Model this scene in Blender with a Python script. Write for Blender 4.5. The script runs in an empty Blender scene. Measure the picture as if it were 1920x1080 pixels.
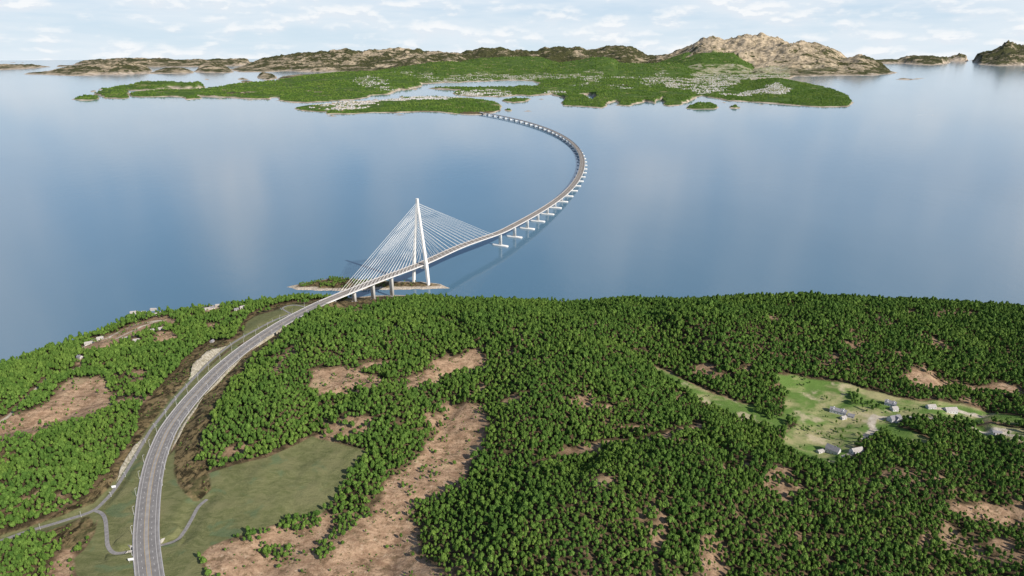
import bpy, math, random
import numpy as np
from mathutils import Vector
random.seed(7)
rng = np.random.default_rng(7)
scene = bpy.context.scene
C = scene.collection
R = math.radians

# ------------------------------------------------------------------ camera, sky, sun
F, HOR, CAMH = 1250.0, 92.0, 625.0          # focal length / horizon row of a 1920x1080 photo, eye height (m)
TH = math.atan((540 - HOR) / F)
cam_d = bpy.data.cameras.new('camera')
cam = bpy.data.objects.new('camera', cam_d)
C.objects.link(cam)
cam.location = (0, 0, CAMH)
cam.rotation_euler = (math.pi / 2 - TH, 0, 0)
cam_d.sensor_width = 36.0
cam_d.lens = 36.0 * F / 1920.0
cam_d.clip_start = 5.0
cam_d.clip_end = 200000.0
scene.camera = cam

SUN_EL = 35.0
SUN_AZ = math.atan2(0.755, -0.656)          # clockwise from +Y
sun_d = bpy.data.lights.new('sun', 'SUN')
sun_d.energy = 5.0
sun_d.angle = R(0.5)
sun_d.color = (1.0, 0.93, 0.82)
sun = bpy.data.objects.new('sun', sun_d)
C.objects.link(sun)
sd = Vector((math.sin(SUN_AZ) * math.cos(R(SUN_EL)), math.cos(SUN_AZ) * math.cos(R(SUN_EL)), math.sin(R(SUN_EL))))
sun.rotation_euler = sd.to_track_quat('Z', 'Y').to_euler()
sun.location = (900, -500, 1500)

scene.view_settings.view_transform = 'Standard'
scene.view_settings.look = 'None'
scene.view_settings.exposure = 0.10
scene.view_settings.gamma = 1.0
scene.cycles.max_bounces = 5
scene.cycles.diffuse_bounces = 2
scene.cycles.glossy_bounces = 3
scene.cycles.transparent_max_bounces = 4
scene.cycles.use_denoising = True


class N:
    """tiny helper to wire shader nodes"""
    def __init__(self, tree):
        self.t = tree
        self.n = tree.nodes
        self.l = tree.links

    def new(self, typ, **kw):
        nd = self.n.new(typ)
        for k, v in kw.items():
            setattr(nd, k, v)
        return nd

    def put(self, sock, v):
        if hasattr(v, 'is_output') or isinstance(v, bpy.types.NodeSocket):
            self.l.new(v, sock)
        elif v is not None:
            if isinstance(v, (tuple, list)) and sock.type == 'RGBA' and len(v) == 3:
                v = (*v, 1)
            sock.default_value = v

    def math(self, op, a, b=None, c=None, clamp=False):
        nd = self.new('ShaderNodeMath', operation=op, use_clamp=clamp)
        self.put(nd.inputs[0], a)
        if b is not None:
            self.put(nd.inputs[1], b)
        if c is not None:
            self.put(nd.inputs[2], c)
        return nd.outputs[0]

    def ramp(self, x, lo, hi, a=0.0, b=1.0):
        nd = self.new('ShaderNodeMapRange', interpolation_type='SMOOTHSTEP')
        self.put(nd.inputs[0], x)
        for i, v in enumerate((lo, hi, a, b)):
            self.put(nd.inputs[i + 1], v)
        return nd.outputs[0]

    def mix(self, f, a, b, mode='MIX'):
        nd = self.new('ShaderNodeMix', data_type='RGBA', blend_type=mode)
        self.put(nd.inputs[0], f)
        self.put(nd.inputs[6], a)
        self.put(nd.inputs[7], b)
        return nd.outputs[2]

    def noise(self, vec, scale, detail=4, rough=0.55, dist=0.0, out=0):
        nd = self.new('ShaderNodeTexNoise')
        nd.inputs['Scale'].default_value = scale
        nd.inputs['Detail'].default_value = detail
        nd.inputs['Roughness'].default_value = rough
        nd.inputs['Distortion'].default_value = dist
        if vec is not None:
            self.l.new(vec, nd.inputs['Vector'])
        return nd.outputs[out]

    def attr(self, name, out='Fac'):
        nd = self.new('ShaderNodeAttribute')
        nd.attribute_name = name
        return nd.outputs[out]

    def mapping(self, vec, scale=(1, 1, 1), rot=(0, 0, 0)):
        nd = self.new('ShaderNodeMapping')
        nd.inputs['Scale'].default_value = scale
        nd.inputs['Rotation'].default_value = rot
        self.l.new(vec, nd.inputs['Vector'])
        return nd.outputs[0]

    def comb(self, x, y, z):
        nd = self.new('ShaderNodeCombineXYZ')
        for i, v in enumerate((x, y, z)):
            self.put(nd.inputs[i], v)
        return nd.outputs[0]


world = bpy.data.worlds.new("World")
scene.world = world
world.use_nodes = True
g = N(world.node_tree)
g.n.clear()
tc = g.new('ShaderNodeTexCoord')
sep = g.new('ShaderNodeSeparateXYZ')
g.l.new(tc.outputs['Generated'], sep.inputs[0])
dx, dy, dz = sep.outputs
sky = g.new('ShaderNodeTexSky', sky_type='NISHITA')
sky.sun_disc = False
sky.sun_elevation = R(SUN_EL)
sky.sun_rotation = SUN_AZ
sky.altitude = 0
sky.air_density = 1.0
sky.dust_density = 0.6
sky.ozone_density = 1.2
g.l.new(g.comb(dx, dy, g.math('MAXIMUM', dz, 0.02)), sky.inputs['Vector'])
az = g.math('ARCTAN2', dx, dy)
el = g.math('ARCSINE', dz)
# low band of small cumulus, each with a brighter top
def puffs(de):
    e_ = g.math('ADD', el, de)
    va = g.comb(g.math('MULTIPLY', az, 25.0), g.math('MULTIPLY', e_, 58.0), 3.3)
    na = g.noise(va, 1.0, 7, 0.50, 0.1)
    vb = g.comb(g.math('MULTIPLY', az, 3.4), g.math('MULTIPLY', e_, 24.0), 8.1)
    nb = g.noise(vb, 1.0, 5, 0.6, 0.2)
    return g.math('ADD', na, g.math('MULTIPLY', g.math('SUBTRACT', nb, 0.5), 0.6)), nb


puff, n2 = puffs(0.0)
puff_up, _ = puffs(0.005)
low = g.ramp(puff, 0.42, 0.70)
lit = g.ramp(g.math('SUBTRACT', puff, puff_up), -0.03, 0.07)
veil = g.math('MULTIPLY', g.ramp(n2, 0.28, 0.60), 0.7)
# higher, larger cloud banks: what the water mirrors
v3 = g.comb(g.math('MULTIPLY', az, 7.0), g.math('MULTIPLY', el, 2.6), 14.7)
n3 = g.noise(v3, 1.0, 4, 0.55, 0.1)
bank = None
for a_, w_, k_, top in ((-0.70, 0.09, 0.9, 0.5), (-0.405, 0.050, 1.0, 0.30), (-0.30, 0.045, 0.55, 0.26), (-0.16, 0.05, 0.25, 0.3), (0.03, 0.05, 0.55, 0.24), (0.22, 0.10, 0.7, 0.34), (0.40, 0.11, 0.8, 0.40), (0.62, 0.20, 1.0, 0.6)):
    q_ = g.math('DIVIDE', g.math('SUBTRACT', az, a_), w_)
    e_ = g.math('MULTIPLY', g.math('EXPONENT', g.math('MULTIPLY', g.math('MULTIPLY', q_, q_), -1.0)), g.ramp(el, top * 0.7, top * 1.35, k_, 0.0))
    bank = e_ if bank is None else g.math('MAXIMUM', bank, e_)
high = g.math('MINIMUM', g.math('ADD', g.math('MULTIPLY', bank, g.ramp(n3, 0.30, 0.62, 0.45, 1.0)), g.math('MULTIPLY', g.ramp(n3, 0.48, 0.70), 0.30)), 1.0)
high = g.math('MULTIPLY', high, g.ramp(el, 0.5, 0.8, 1.0, 0.2))
isl = g.ramp(el, 0.10, 0.17)
STR = 0.10
hz = g.ramp(el, 0.0, 0.5, 0.95, 0.0)
hcol = g.mix(g.ramp(el, 0.0, 0.16), (0.60 / STR, 0.735 / STR, 0.845 / STR), (0.33 / STR, 0.515 / STR, 0.785 / STR))
skyc = g.mix(hz, sky.outputs[0], hcol)
skyc = g.mix(g.math('MULTIPLY', veil, g.math('SUBTRACT', 1.0, isl)), skyc, (0.77 / STR, 0.83 / STR, 0.885 / STR))
ccol = g.mix(lit, (0.74 / STR, 0.79 / STR, 0.85 / STR), (0.93 / STR, 0.93 / STR, 0.93 / STR))
skyc = g.mix(g.math('MULTIPLY', g.math('MULTIPLY', low, g.math('SUBTRACT', 1.0, isl)), 0.72), skyc, ccol)
skyc = g.mix(g.math('MULTIPLY', g.math('MULTIPLY', high, isl), 0.95), skyc, (0.90 / STR, 0.90 / STR, 0.93 / STR))
bg = g.new('ShaderNodeBackground')
bg.inputs['Strength'].default_value = STR
g.l.new(skyc, bg.inputs['Color'])
wo = g.new('ShaderNodeOutputWorld')
g.l.new(bg.outputs[0], wo.inputs[0])


# ------------------------------------------------------------------ numeric helpers
def ray(u, v):
    xc = (np.asarray(u, float) - 960) / F
    yc = (540 - np.asarray(v, float)) / F
    return xc + 0 * yc, math.cos(TH) + yc * math.sin(TH) + 0 * xc, -math.sin(TH) + yc * math.cos(TH) + 0 * xc


def at(u, v, z=0.0):
    """world point at height z seen at photo pixel (u, v)"""
    a, b, c = ray(u, v)
    t = (z - CAMH) / c
    return np.stack([a * t, b * t, 0 * t + z], -1)


def proj(x, y, z):
    dz_ = z - CAMH
    c = y * math.cos(TH) - dz_ * math.sin(TH)
    s = y * math.sin(TH) + dz_ * math.cos(TH)
    return 960 + F * x / c, 540 - F * s / c, c


def hgt(u, v, y):
    a, b, c = ray(u, v)
    return CAMH + c * y / b


def sstep(a, b, x):
    t = np.clip((x - a) / (b - a), 0, 1)
    return t * t * (3 - 2 * t)


def vnoise(x, y, seed=0):
    xi = np.floor(x).astype(np.int64)
    yi = np.floor(y).astype(np.int64)
    fx, fy = x - xi, y - yi
    fx = fx * fx * fx * (fx * (fx * 6 - 15) + 10)
    fy = fy * fy * fy * (fy * (fy * 6 - 15) + 10)

    def h(i, j):
        n = (i * 374761393 + j * 668265263 + seed * 974634777) & 0xFFFFFFFF
        n = ((n ^ (n >> 13)) * 1274126177) & 0xFFFFFFFF
        n = n ^ (n >> 16)
        return (n & 0xFFFF) / 32767.5 - 1.0
    a = h(xi, yi) * (1 - fx) + h(xi + 1, yi) * fx
    b = h(xi, yi + 1) * (1 - fx) + h(xi + 1, yi + 1) * fx
    return a * (1 - fy) + b * fy


def fbm(x, y, oct=4, seed=0, gain=0.5, ridged=False):
    s, a, tot = 0.0, 1.0, 0.0
    for k in range(oct):
        n = vnoise(x * 2 ** k + 17.3 * k, y * 2 ** k - 9.1 * k, seed + k)
        if ridged:
            n = 1 - 2 * np.abs(n)
        s = s + a * n
        tot += a
        a *= gain
    return s / tot


def inside(px, py, poly):
    poly = np.asarray(poly, float)
    r = np.zeros(np.shape(px), bool)
    j = len(poly) - 1
    for i in range(len(poly)):
        xi, yi = poly[i][:2]
        xj, yj = poly[j][:2]
        if yi != yj:
            r ^= ((yi > py) != (yj > py)) & (px < (xj - xi) * (py - yi) / (yj - yi) + xi)
        j = i
    return r


def dline(px, py, pts, closed=False, vals=None):
    """distance to a polyline (and the interpolated value along it)"""
    pts = np.asarray(pts, float)
    n = len(pts)
    best = np.full(np.shape(px), 1e18)
    bv = np.zeros(np.shape(px))
    for i in range(n if closed else n - 1):
        a, b = pts[i], pts[(i + 1) % n]
        ex, ey = b[0] - a[0], b[1] - a[1]
        L = ex * ex + ey * ey + 1e-9
        t = np.clip(((px - a[0]) * ex + (py - a[1]) * ey) / L, 0, 1)
        d = (px - a[0] - t * ex) ** 2 + (py - a[1] - t * ey) ** 2
        m = d < best
        best = np.where(m, d, best)
        if vals is not None:
            bv = np.where(m, vals[i] + t * (vals[(i + 1) % n] - vals[i]), bv)
    return (np.sqrt(best), bv) if vals is not None else np.sqrt(best)


def smooth_path(pts, step):
    """Catmull-Rom through 3D points, resampled at even spacing"""
    P = np.asarray(pts, float)
    P = np.vstack([2 * P[0] - P[1], P, 2 * P[-1] - P[-2]])
    out = []
    for i in range(1, len(P) - 2):
        p0, p1, p2, p3 = P[i - 1:i + 3]
        t0 = 0.0
        t1 = t0 + np.linalg.norm(p1 - p0) ** 0.5
        t2 = t1 + np.linalg.norm(p2 - p1) ** 0.5
        t3 = t2 + np.linalg.norm(p3 - p2) ** 0.5
        for t in np.linspace(t1, t2, 24, endpoint=False):
            a1 = (t1 - t) / (t1 - t0) * p0 + (t - t0) / (t1 - t0) * p1
            a2 = (t2 - t) / (t2 - t1) * p1 + (t - t1) / (t2 - t1) * p2
            a3 = (t3 - t) / (t3 - t2) * p2 + (t - t2) / (t3 - t2) * p3
            b1 = (t2 - t) / (t2 - t0) * a1 + (t - t0) / (t2 - t0) * a2
            b2 = (t3 - t) / (t3 - t1) * a2 + (t - t1) / (t3 - t1) * a3
            out.append((t2 - t) / (t2 - t1) * b1 + (t - t1) / (t2 - t1) * b2)
    out.append(P[-2])
    out = np.array(out)
    d = np.r_[0, np.cumsum(np.linalg.norm(np.diff(out[:, :2], axis=0), axis=1))]
    s = np.arange(0, d[-1], step)
    s = np.r_[s, d[-1]]
    return np.stack([np.interp(s, d, out[:, k]) for k in range(3)], -1)


def frames(P):
    T = np.gradient(P, axis=0)
    T[:, 2] = 0
    T /= np.linalg.norm(T, axis=1)[:, None] + 1e-12
    Nn = np.stack([T[:, 1], -T[:, 0], 0 * T[:, 0]], -1)   # to the right of travel
    return T, Nn


# ------------------------------------------------------------------ object helpers
def mesh_obj(name, verts, faces, mats=(), parent=None, smooth=False, midx=None):
    me = bpy.data.meshes.new(name)
    me.from_pydata([tuple(map(float, v)) for v in verts], [], [tuple(map(int, f)) for f in faces])
    return link(name, me, mats, parent, smooth, midx)


def mesh_np(name, verts, quads, mats=(), parent=None, smooth=True):
    me = bpy.data.meshes.new(name)
    verts = np.asarray(verts, np.float32)
    quads = np.asarray(quads, np.int32)
    k = quads.shape[1]
    me.vertices.add(len(verts))
    me.vertices.foreach_set('co', verts.ravel())
    me.loops.add(quads.size)
    me.loops.foreach_set('vertex_index', quads.ravel())
    me.polygons.add(len(quads))
    me.polygons.foreach_set('loop_start', np.arange(0, quads.size, k, dtype=np.int32))
    me.update(calc_edges=True)
    me.validate()
    return link(name, me, mats, parent, smooth)


def link(name, me, mats, parent=None, smooth=False, midx=None):
    o = bpy.data.objects.new(name, me)
    C.objects.link(o)
    for m in (mats if isinstance(mats, (list, tuple)) else [mats]):
        me.materials.append(m)
    if smooth:
        me.polygons.foreach_set('use_smooth', [True] * len(me.polygons))
    if midx is not None:
        me.polygons.foreach_set('material_index', list(midx))
    if parent is not None:
        o.parent = parent
    return o


def fattr(o, name, vals, domain='POINT'):
    a = o.data.attributes.new(name, 'FLOAT', domain)
    a.data.foreach_set('value', np.asarray(vals, np.float32).ravel())


def empty(name, loc, rz=0.0):
    o = bpy.data.objects.new(name, None)
    C.objects.link(o)
    o.location = tuple(map(float, loc))
    o.rotation_euler = (0, 0, rz)
    o.empty_display_size = 1
    return o


def tag(o, label=None, cat=None, group=None, kind=None):
    for k, v in (('label', label), ('category', cat), ('group', group), ('kind', kind)):
        if v:
            o[k] = v
    return o


class MB:
    """collects boxes, prisms and tubes into one mesh"""
    def __init__(self):
        self.v, self.f, self.m = [], [], []

    def add(self, v, f, m=0):
        o = len(self.v)
        self.v += [tuple(map(float, p)) for p in v]
        self.f += [tuple(i + o for i in q) for q in f]
        self.m += [m] * len(f)

    def box(self, x0, y0, z0, x1, y1, z1, m=0):
        self.add([(x0, y0, z0), (x1, y0, z0), (x1, y1, z0), (x0, y1, z0), (x0, y0, z1), (x1, y0, z1), (x1, y1, z1), (x0, y1, z1)],
                 [(0, 3, 2, 1), (4, 5, 6, 7), (0, 1, 5, 4), (1, 2, 6, 5), (2, 3, 7, 6), (3, 0, 4, 7)], m)

    def tube(self, a, b, ra, rb, n=6, m=0, cap=True):
        a, b = Vector(a), Vector(b)
        d = (b - a).normalized()
        x = d.orthogonal().normalized()
        y = d.cross(x)
        vs = []
        for p, r in ((a, ra), (b, rb)):
            for k in range(n):
                t = 2 * math.pi * k / n
                vs.append(p + (x * math.cos(t) + y * math.sin(t)) * r)
        fs = [(k, (k + 1) % n, n + (k + 1) % n, n + k) for k in range(n)]
        if cap:
            fs += [tuple(range(n))[::-1], tuple(range(n, 2 * n))]
        self.add(vs, fs, m)

    def loft(self, secs, m=0, cap=True):
        n = len(secs[0])
        vs = [p for s in secs for p in s]
        fs = []
        for i in range(len(secs) - 1):
            for k in range(n):
                fs.append((i * n + k, i * n + (k + 1) % n, (i + 1) * n + (k + 1) % n, (i + 1) * n + k))
        if cap:
            fs += [tuple(range(n))[::-1], tuple(range((len(secs) - 1) * n, len(secs) * n))]
        self.add(vs, fs, m)

    def build(self, name, mats, parent=None, smooth=False):
        return mesh_obj(name, self.v, self.f, mats, parent, smooth, self.m)


def ribbon(P, a, b, dz_=0.0, name='r', mats=(), parent=None, zb=None):
    """flat strip along path P between lateral offsets a and b (right positive)"""
    T, Nn = frames(P)
    va = P + Nn * a + np.array([0, 0, dz_])
    vb = P + Nn * b + np.array([0, 0, dz_])
    n = len(P)
    v = np.concatenate([va, vb])
    i = np.arange(n - 1)
    q = np.stack([i, i + n, i + n + 1, i + 1], -1)
    return mesh_np(name, v, q, mats, parent, smooth=False)


def profile_sweep(mb, P, prof, m=0, closed=True):
    """sweep a lateral/vertical profile along P"""
    T, Nn = frames(P)
    secs = []
    for k in range(len(P)):
        secs.append([P[k] + Nn[k] * a + np.array([0, 0, z]) for a, z in prof])
    mb.loft(secs, m)


# ------------------------------------------------------------------ materials
def mat(name, base=(0.5, 0.5, 0.5), rough=0.8, spec=0.3):
    m = bpy.data.materials.new(name)
    m.use_nodes = True
    b = m.node_tree.nodes['Principled BSDF']
    b.inputs['Base Color'].default_value = (*base, 1)
    b.inputs['Roughness'].default_value = rough
    b.inputs['Specular IOR Level'].default_value = spec
    return m, N(m.node_tree), b


def noisy(name, c1, c2, scale=0.3, rough=0.8, spec=0.3, detail=5, lo=0.35, hi=0.65):
    m, n, b = mat(name, c1, rough, spec)
    t = n.new('ShaderNodeTexCoord')
    f = n.ramp(n.noise(t.outputs['Object'], scale, detail), lo, hi)
    n.l.new(n.mix(f, c1, c2), b.inputs['Base Color'])
    return m


M_WHITE = noisy('white_paint', (0.80, 0.79, 0.77), (0.70, 0.69, 0.67), 0.05, 0.45, 0.4)
M_CABLE = noisy('cable_sheath', (0.82, 0.81, 0.79), (0.76, 0.75, 0.73), 0.1, 0.5, 0.3)
M_CONC = noisy('pale_concrete', (0.50, 0.47, 0.43), (0.38, 0.36, 0.33), 0.25)
M_TOWER = noisy('tower_concrete', (0.86, 0.84, 0.81), (0.76, 0.74, 0.71), 0.06, 0.7)
M_ASPH = noisy('asphalt', (0.185, 0.175, 0.172), (0.235, 0.222, 0.215), 0.12, 0.9, 0.2)
M_ASPH2 = noisy('old_asphalt', (0.20, 0.19, 0.19), (0.27, 0.255, 0.25), 0.3, 0.9, 0.2)
M_BASPH = noisy('bridge_asphalt', (0.205, 0.18, 0.155), (0.26, 0.23, 0.20), 0.08, 0.9, 0.2)
M_SHOUL = noisy('shoulder_asphalt', (0.27, 0.255, 0.25), (0.33, 0.315, 0.305), 0.12, 0.9, 0.2)
M_LINE = noisy('white_line', (0.62, 0.60, 0.58), (0.50, 0.48, 0.46), 0.5)
M_YELL = noisy('yellow_line', (0.55, 0.36, 0.09), (0.46, 0.30, 0.10), 0.5)
M_RAIL = noisy('galvanised_rail', (0.52, 0.50, 0.50), (0.42, 0.40, 0.41), 0.3, 0.5, 0.5)
M_POLE = noisy('galvanised_pole', (0.66, 0.65, 0.66), (0.54, 0.53, 0.55), 0.5, 0.45, 0.5)
M_LAMP = noisy('lamp_glass', (0.75, 0.75, 0.72), (0.6, 0.6, 0.58), 2.0, 0.3, 0.5)
M_SIGN = noisy('sign_white', (0.85, 0.85, 0.86), (0.78, 0.78, 0.79), 0.5, 0.5)
M_GRAVEL = noisy('gravel', (0.52, 0.46, 0.38), (0.40, 0.35, 0.28), 0.2)
M_WALL = noisy('house_wall_white', (0.66, 0.65, 0.66), (0.55, 0.54, 0.56), 0.3)
M_WALLB = noisy('house_wall_cream', (0.60, 0.55, 0.47), (0.52, 0.47, 0.40), 0.3)
M_WALL_DIM = noisy('house_wall_white_dimmed', (0.60, 0.57, 0.55), (0.50, 0.48, 0.46), 0.3)  # darker copy of the white wall, weaker light put into its colour
M_ROOFG = noisy('roof_grey', (0.20, 0.195, 0.215), (0.27, 0.26, 0.28), 0.5)
M_ROOFL = noisy('roof_light', (0.36, 0.33, 0.31), (0.45, 0.42, 0.40), 0.5)
M_GLASS = noisy('window_glass', (0.03, 0.04, 0.05), (0.06, 0.07, 0.08), 1.0, 0.1, 0.6)
M_DOOR = noisy('door_paint', (0.16, 0.09, 0.06), (0.20, 0.12, 0.08), 1.0)
M_BARK = noisy('bark', (0.10, 0.07, 0.045), (0.16, 0.12, 0.08), 2.0)


def stone_mat():
    m, n, b = mat('pale_rock', (0.5, 0.45, 0.4), 0.9, 0.2)
    t = n.new('ShaderNodeTexCoord').outputs['Object']
    f = n.noise(t, 0.22, 6, 0.65)
    crack = n.noise(n.mapping(t, (0.7, 0.25, 0.35), (0.2, 0.3, 0.6)), 1.0, 5, 0.7, 0.6)
    c = n.mix(n.ramp(f, 0.35, 0.65), (0.26, 0.23, 0.165), (0.48, 0.44, 0.36))
    c = n.mix(n.ramp(crack, 0.56, 0.66, 0, 0.85), c, (0.13, 0.12, 0.07))
    n.l.new(c, b.inputs['Base Color'])
    bp = n.new('ShaderNodeBump')
    bp.inputs['Strength'].default_value = 0.8
    bp.inputs['Distance'].default_value = 1.5
    n.l.new(n.math('SUBTRACT', f, crack), bp.inputs['Height'])
    n.l.new(bp.outputs[0], b.inputs['Normal'])
    return m


M_STONE = stone_mat()


def ground_mat():
    m, n, b = mat('near_ground', (0.3, 0.2, 0.1), 0.95, 0.1)
    t = n.new('ShaderNodeTexCoord').outputs['Object']
    big = n.noise(t, 0.012, 5, 0.6)
    mid = n.noise(t, 0.06, 6, 0.65)
    fine = n.noise(t, 0.35, 5, 0.7)
    warp = n.new('ShaderNodeVectorMath', operation='ADD')
    wsc = n.new('ShaderNodeVectorMath', operation='SCALE')
    wsc.inputs['Scale'].default_value = 42.0
    n.l.new(n.noise(t, 0.02, 3, 0.6, 0, 1), wsc.inputs[0])
    n.l.new(t, warp.inputs[0])
    n.l.new(wsc.outputs[0], warp.inputs[1])
    streak = n.noise(n.mapping(warp.outputs[0], (0.06, 0.17, 0.1), (0, 0, 0.5)), 1.0, 6, 0.7)
    # forest floor
    c = n.mix(n.ramp(mid, 0.38, 0.68), (0.045, 0.036, 0.020), (0.205, 0.142, 0.085))
    c = n.mix(n.ramp(fine, 0.5, 0.75, 0, 0.6), c, (0.07, 0.07, 0.03))
    # bare heath
    h = n.mix(n.ramp(n.math('ADD', n.math('MULTIPLY', streak, 0.55), n.math('MULTIPLY', mid, 0.45)), 0.38, 0.62), (0.255, 0.158, 0.100), (0.49, 0.335, 0.222))
    h = n.mix(n.ramp(n.noise(t, 0.075, 6, 0.75), 0.50, 0.62, 0, 0.75), h, (0.125, 0.085, 0.048))
    h = n.mix(n.ramp(n.noise(t, 0.11, 6, 0.75, 0.3), 0.56, 0.68, 0, 0.8), h, (0.55, 0.42, 0.30))
    h = n.mix(n.ramp(fine, 0.52, 0.68, 0, 0.75), h, (0.20, 0.145, 0.078))
    h = n.mix(n.ramp(big, 0.55, 0.7, 0, 0.6), h, (0.42, 0.33, 0.20))
    h = n.mix(n.ramp(n.noise(t, 0.14, 4, 0.7), 0.58, 0.70, 0, 0.85), h, (0.085, 0.075, 0.03))
    c = n.mix(n.attr('bare'), c, h)
    # scrubby slope: dark low heather with pale gaps
    s = n.mix(n.ramp(n.noise(n.mapping(warp.outputs[0], (0.11, 0.07, 0.1), (0, 0, 0.5)), 1.0, 6, 0.72), 0.42, 0.60), (0.030, 0.024, 0.012), (0.215, 0.160, 0.080))
    s = n.mix(n.ramp(n.noise(t, 0.045, 4, 0.65), 0.52, 0.66, 0, 0.7), s, (0.085, 0.085, 0.035))
    s = n.mix(n.ramp(mid, 0.55, 0.7, 0, 0.8), s, (0.30, 0.225, 0.13))
    c = n.mix(n.attr('scrub'), c, s)
    # seeded grass
    f = n.mix(n.ramp(streak, 0.3, 0.7), (0.112, 0.124, 0.050), (0.190, 0.190, 0.090))
    f = n.mix(n.ramp(n.noise(t, 0.022, 4, 0.6), 0.48, 0.68, 0, 0.7), f, (0.200, 0.190, 0.095))
    f = n.mix(n.ramp(n.noise(t, 0.03, 3, 0.5, 0.4), 0.56, 0.68, 0, 0.55), f, (0.105, 0.160, 0.085))
    f = n.mix(n.ramp(fine, 0.55, 0.72, 0, 0.3), f, (0.075, 0.095, 0.035))
    c = n.mix(n.attr('field'), c, f)
    # farm meadow: green to dry straw
    w = n.mix(n.ramp(n.noise(n.mapping(t, (0.012, 0.018, 0.1)), 1.0, 5, 0.6, 0.4), 0.44, 0.64), (0.115, 0.195, 0.045), (0.36, 0.33, 0.17))
    w = n.mix(n.ramp(n.noise(t, 0.02, 4), 0.56, 0.66, 0, 0.75), w, (0.53, 0.44, 0.30))
    w = n.mix(n.ramp(fine, 0.5, 0.7, 0, 0.35), w, (0.12, 0.15, 0.05))
    c = n.mix(n.attr('meadow'), c, w)
    gr = n.mix(n.ramp(mid, 0.35, 0.65), (0.40, 0.34, 0.26), (0.60, 0.54, 0.45))
    c = n.mix(n.attr('gravel'), c, gr)
    rk = n.mix(n.ramp(fine, 0.4, 0.62), (0.30, 0.255, 0.205), (0.60, 0.52, 0.43))
    c = n.mix(n.attr('rock'), c, rk)
    n.l.new(c, b.inputs['Base Color'])
    bp = n.new('ShaderNodeBump')
    bp.inputs['Strength'].default_value = 0.7
    bp.inputs['Distance'].default_value = 1.6
    n.l.new(n.math('ADD', fine, n.math('MULTIPLY', streak, 0.7)), bp.inputs['Height'])
    n.l.new(bp.outputs[0], b.inputs['Normal'])
    return m


M_GROUND = ground_mat()


def far_mat():
    m, n, b = mat('far_ground', (0.2, 0.2, 0.1), 0.95, 0.1)
    geo = n.new('ShaderNodeNewGeometry')
    t = geo.outputs['Position']
    sepn = n.new('ShaderNodeSeparateXYZ')
    n.l.new(geo.outputs['Normal'], sepn.inputs[0])
    big = n.noise(t, 0.0016, 6, 0.62)
    mid = n.noise(t, 0.006, 6, 0.68)
    fine = n.noise(t, 0.022, 4, 0.7)
    # moorland rock
    rk = n.mix(n.ramp(mid, 0.38, 0.58), (0.22, 0.18, 0.12), (0.52, 0.42, 0.295))
    veg = n.mix(n.ramp(fine, 0.4, 0.6), (0.026, 0.032, 0.011), (0.090, 0.088, 0.036))
    vf = n.math('ADD', big, n.math('MULTIPLY', n.math('SUBTRACT', mid, 0.5), 0.8))
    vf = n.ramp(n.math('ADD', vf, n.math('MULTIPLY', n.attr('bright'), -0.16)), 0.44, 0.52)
    rk = n.mix(vf, rk, veg)
    gn = n.mix(n.ramp(mid, 0.35, 0.65), (0.050, 0.095, 0.015), (0.098, 0.158, 0.030))
    gn = n.mix(n.ramp(fine, 0.45, 0.7, 0, 0.8), gn, (0.026, 0.058, 0.012))
    gn = n.mix(n.ramp(n.noise(t, 0.004, 5, 0.7), 0.58, 0.66, 0, 0.75), gn, (0.30, 0.26, 0.13))
    c = n.mix(n.attr('green'), rk, gn)
    tw = n.mix(n.ramp(fine, 0.42, 0.6), (0.42, 0.36, 0.26), (0.14, 0.19, 0.055))
    tw = n.mix(n.ramp(mid, 0.52, 0.6, 0, 0.7), tw, (0.50, 0.46, 0.40))
    c = n.mix(n.attr('town'), c, tw)
    sh = n.mix(n.ramp(mid, 0.35, 0.6), (0.22, 0.175, 0.13), (0.56, 0.47, 0.375))
    c = n.mix(n.attr('shore'), c, sh)
    n.l.new(c, b.inputs['Base Color'])
    bp = n.new('ShaderNodeBump')
    bp.inputs['Strength'].default_value = 0.8
    bp.inputs['Distance'].default_value = 22.0
    n.l.new(n.math('ADD', n.math('MULTIPLY', mid, 1.6), fine), bp.inputs['Height'])
    n.l.new(bp.outputs[0], b.inputs['Normal'])
    return m


M_FAR = far_mat()


def leaf_mat(name):
    m, n, b = mat(name, (0.1, 0.2, 0.03), 0.75, 0.15)
    oi = n.new('ShaderNodeObjectInfo')
    # stands of different species, then each tree its own tint, then each clump of leaves
    stand = n.ramp(n.noise(oi.outputs['Location'], 0.011, 4, 0.6), 0.36, 0.64)
    r = oi.outputs['Random']
    a = n.mix(r, (0.058, 0.126, 0.022), (0.146, 0.258, 0.048))
    c = n.mix(r, (0.080, 0.152, 0.023), (0.198, 0.306, 0.058))
    c = n.mix(stand, a, c)
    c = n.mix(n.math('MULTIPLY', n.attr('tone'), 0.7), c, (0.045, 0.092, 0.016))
    n.l.new(c, b.inputs['Base Color'])
    return m


M_LEAF = leaf_mat('leaves')


def far_leaf():
    m, n, b = mat('far_leaves', (0.06, 0.12, 0.02), 0.8, 0.1)
    oi = n.new('ShaderNodeObjectInfo')
    st = n.ramp(n.noise(oi.outputs['Location'], 0.0022, 4, 0.6), 0.38, 0.62)
    c = n.mix(st, n.mix(oi.outputs['Random'], (0.044, 0.092, 0.014), (0.090, 0.162, 0.027)), n.mix(oi.outputs['Random'], (0.072, 0.122, 0.020), (0.142, 0.205, 0.042)))
    n.l.new(c, b.inputs['Base Color'])
    return m


M_FLEAF = far_leaf()


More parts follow.
